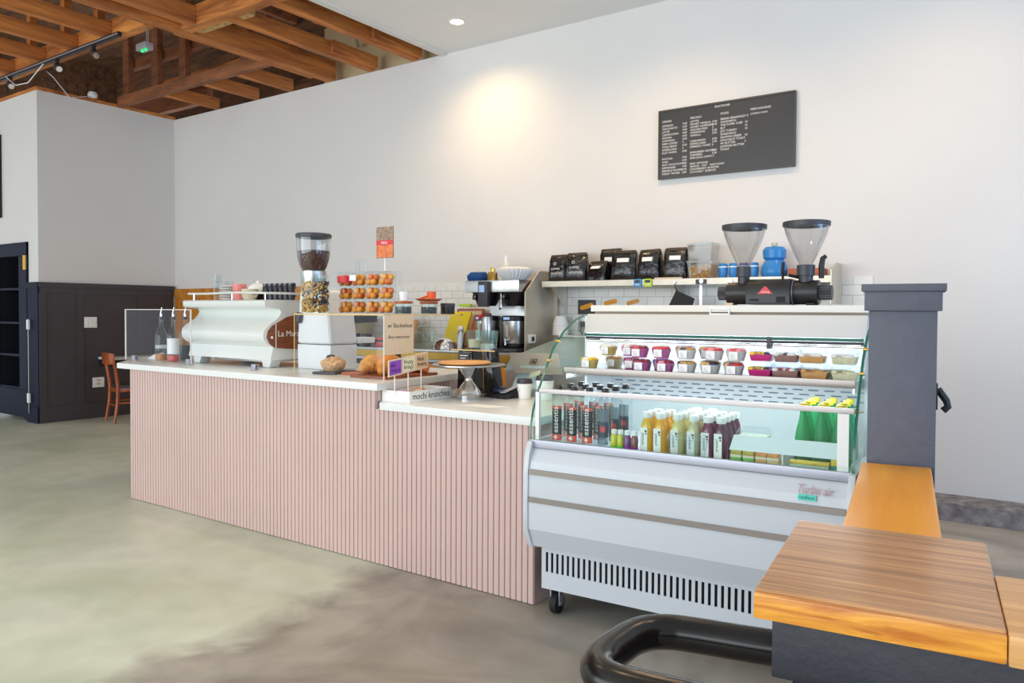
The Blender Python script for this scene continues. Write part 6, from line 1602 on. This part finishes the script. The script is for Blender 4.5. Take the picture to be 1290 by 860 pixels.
# ------------------------------------------------------------------ light
w = bpy.data.worlds.new('daylight')
S.world = w
w.use_nodes = True
bg = w.node_tree.nodes['Background']
bg.inputs['Color'].default_value = (0.86, 0.93, 1.0, 1)
bg.inputs['Strength'].default_value = WORLD
def lamp(typ, name, loc, energy, col, rot=(0, 0, 0), **kw):
    l = bpy.data.lights.new(name, typ)
    l.energy = energy
    l.color = col
    for k, v in kw.items():
        setattr(l, k, v)
    o = bpy.data.objects.new(name, l)
    o.location = loc
    o.rotation_euler = rot
    COL.objects.link(o)
    return o
WARM = (1.0, 0.68, 0.36)
for x, y, k in ((-4.62, 5.58, 1.0), (-2.6, 5.1, 1.0), (-0.6, 5.1, 0.8)):
    lamp('SPOT', 'downlight_lamp', (x, y, ZC - 0.03), CAN * k, WARM, (0, 0, 0), spot_size=R(150), spot_blend=0.9, shadow_soft_size=0.06)
for x, y in ((-3.9, 3.6), (-2.0, 3.6), (-0.1, 3.6), (-3.9, 1.6), (-2.0, 1.6)):
    lamp('SPOT', 'downlight_lamp', (x, y, ZC - 0.03), CAN * 0.5, WARM, (0, 0, 0), spot_size=R(140), spot_blend=0.9, shadow_soft_size=0.06)
# shopfront windows behind the viewer
lamp('AREA', 'shopfront_daylight', (-5.5, -5.5, 2.0), FRONT, (0.86, 0.94, 1.0), (R(90), 0, 0), shape='RECTANGLE', size=13.0, size_y=3.4)
lamp('AREA', 'side_daylight', (5.0, 2.5, 1.0), SIDE, (0.30, 0.56, 1.0), (R(90), 0, R(90)), shape='RECTANGLE', size=5.0, size_y=2.0)
# tubes in the display case
o = lamp('AREA', 'case_canopy_lamp', CL(W / 2, 0.56, 1.375), CASE, (0.86, 0.94, 1.0), (R(-14), 0, CA), shape='RECTANGLE', size=1.25, size_y=0.05)
o = lamp('AREA', 'case_shelf_lamp', CL(W / 2, 0.36, 1.118), CASE * 0.6, (0.86, 0.94, 1.0), (R(-8), 0, CA), shape='RECTANGLE', size=1.25, size_y=0.04)

# ------------------------------------------------------------------ camera
F, YAW, PIT, ROL, CX_, CY_ = 963.99, 0.6013, 0.0229, 0.0052, 661.52, 414.87
f = Vector((-math.sin(YAW) * math.cos(PIT), math.cos(YAW) * math.cos(PIT), -math.sin(PIT)))
r = Vector((math.cos(YAW), math.sin(YAW), 0))
u = r.cross(f)
r2 = math.cos(ROL) * r + math.sin(ROL) * u
u2 = math.cos(ROL) * u - math.sin(ROL) * r
cam = bpy.data.cameras.new('camera')
co = bpy.data.objects.new('camera', cam)
COL.objects.link(co)
m3 = Matrix((r2, u2, -f)).transposed()
co.matrix_world = Matrix.Translation((0, 0, 1.42)) @ m3.to_4x4()
cam.sensor_width = 36.0
cam.sensor_fit = 'HORIZONTAL'
cam.lens = F / 1290 * 36.0
cam.shift_x = (645 - CX_) / 1290
cam.shift_y = (CY_ - 430) / 1290
cam.clip_start = 0.05
S.camera = co
S.view_settings.view_transform = 'Standard'
S.view_settings.look = 'None'
S.view_settings.gamma = 1.0
S.view_settings.use_curve_mapping = False
S.view_settings.exposure = EXPO
S.cycles.transparent_max_bounces = 32
S.cycles.max_bounces = 8
S.cycles.sample_clamp_indirect = 6.0
S.cycles.caustics_reflective = False
S.cycles.caustics_refractive = False
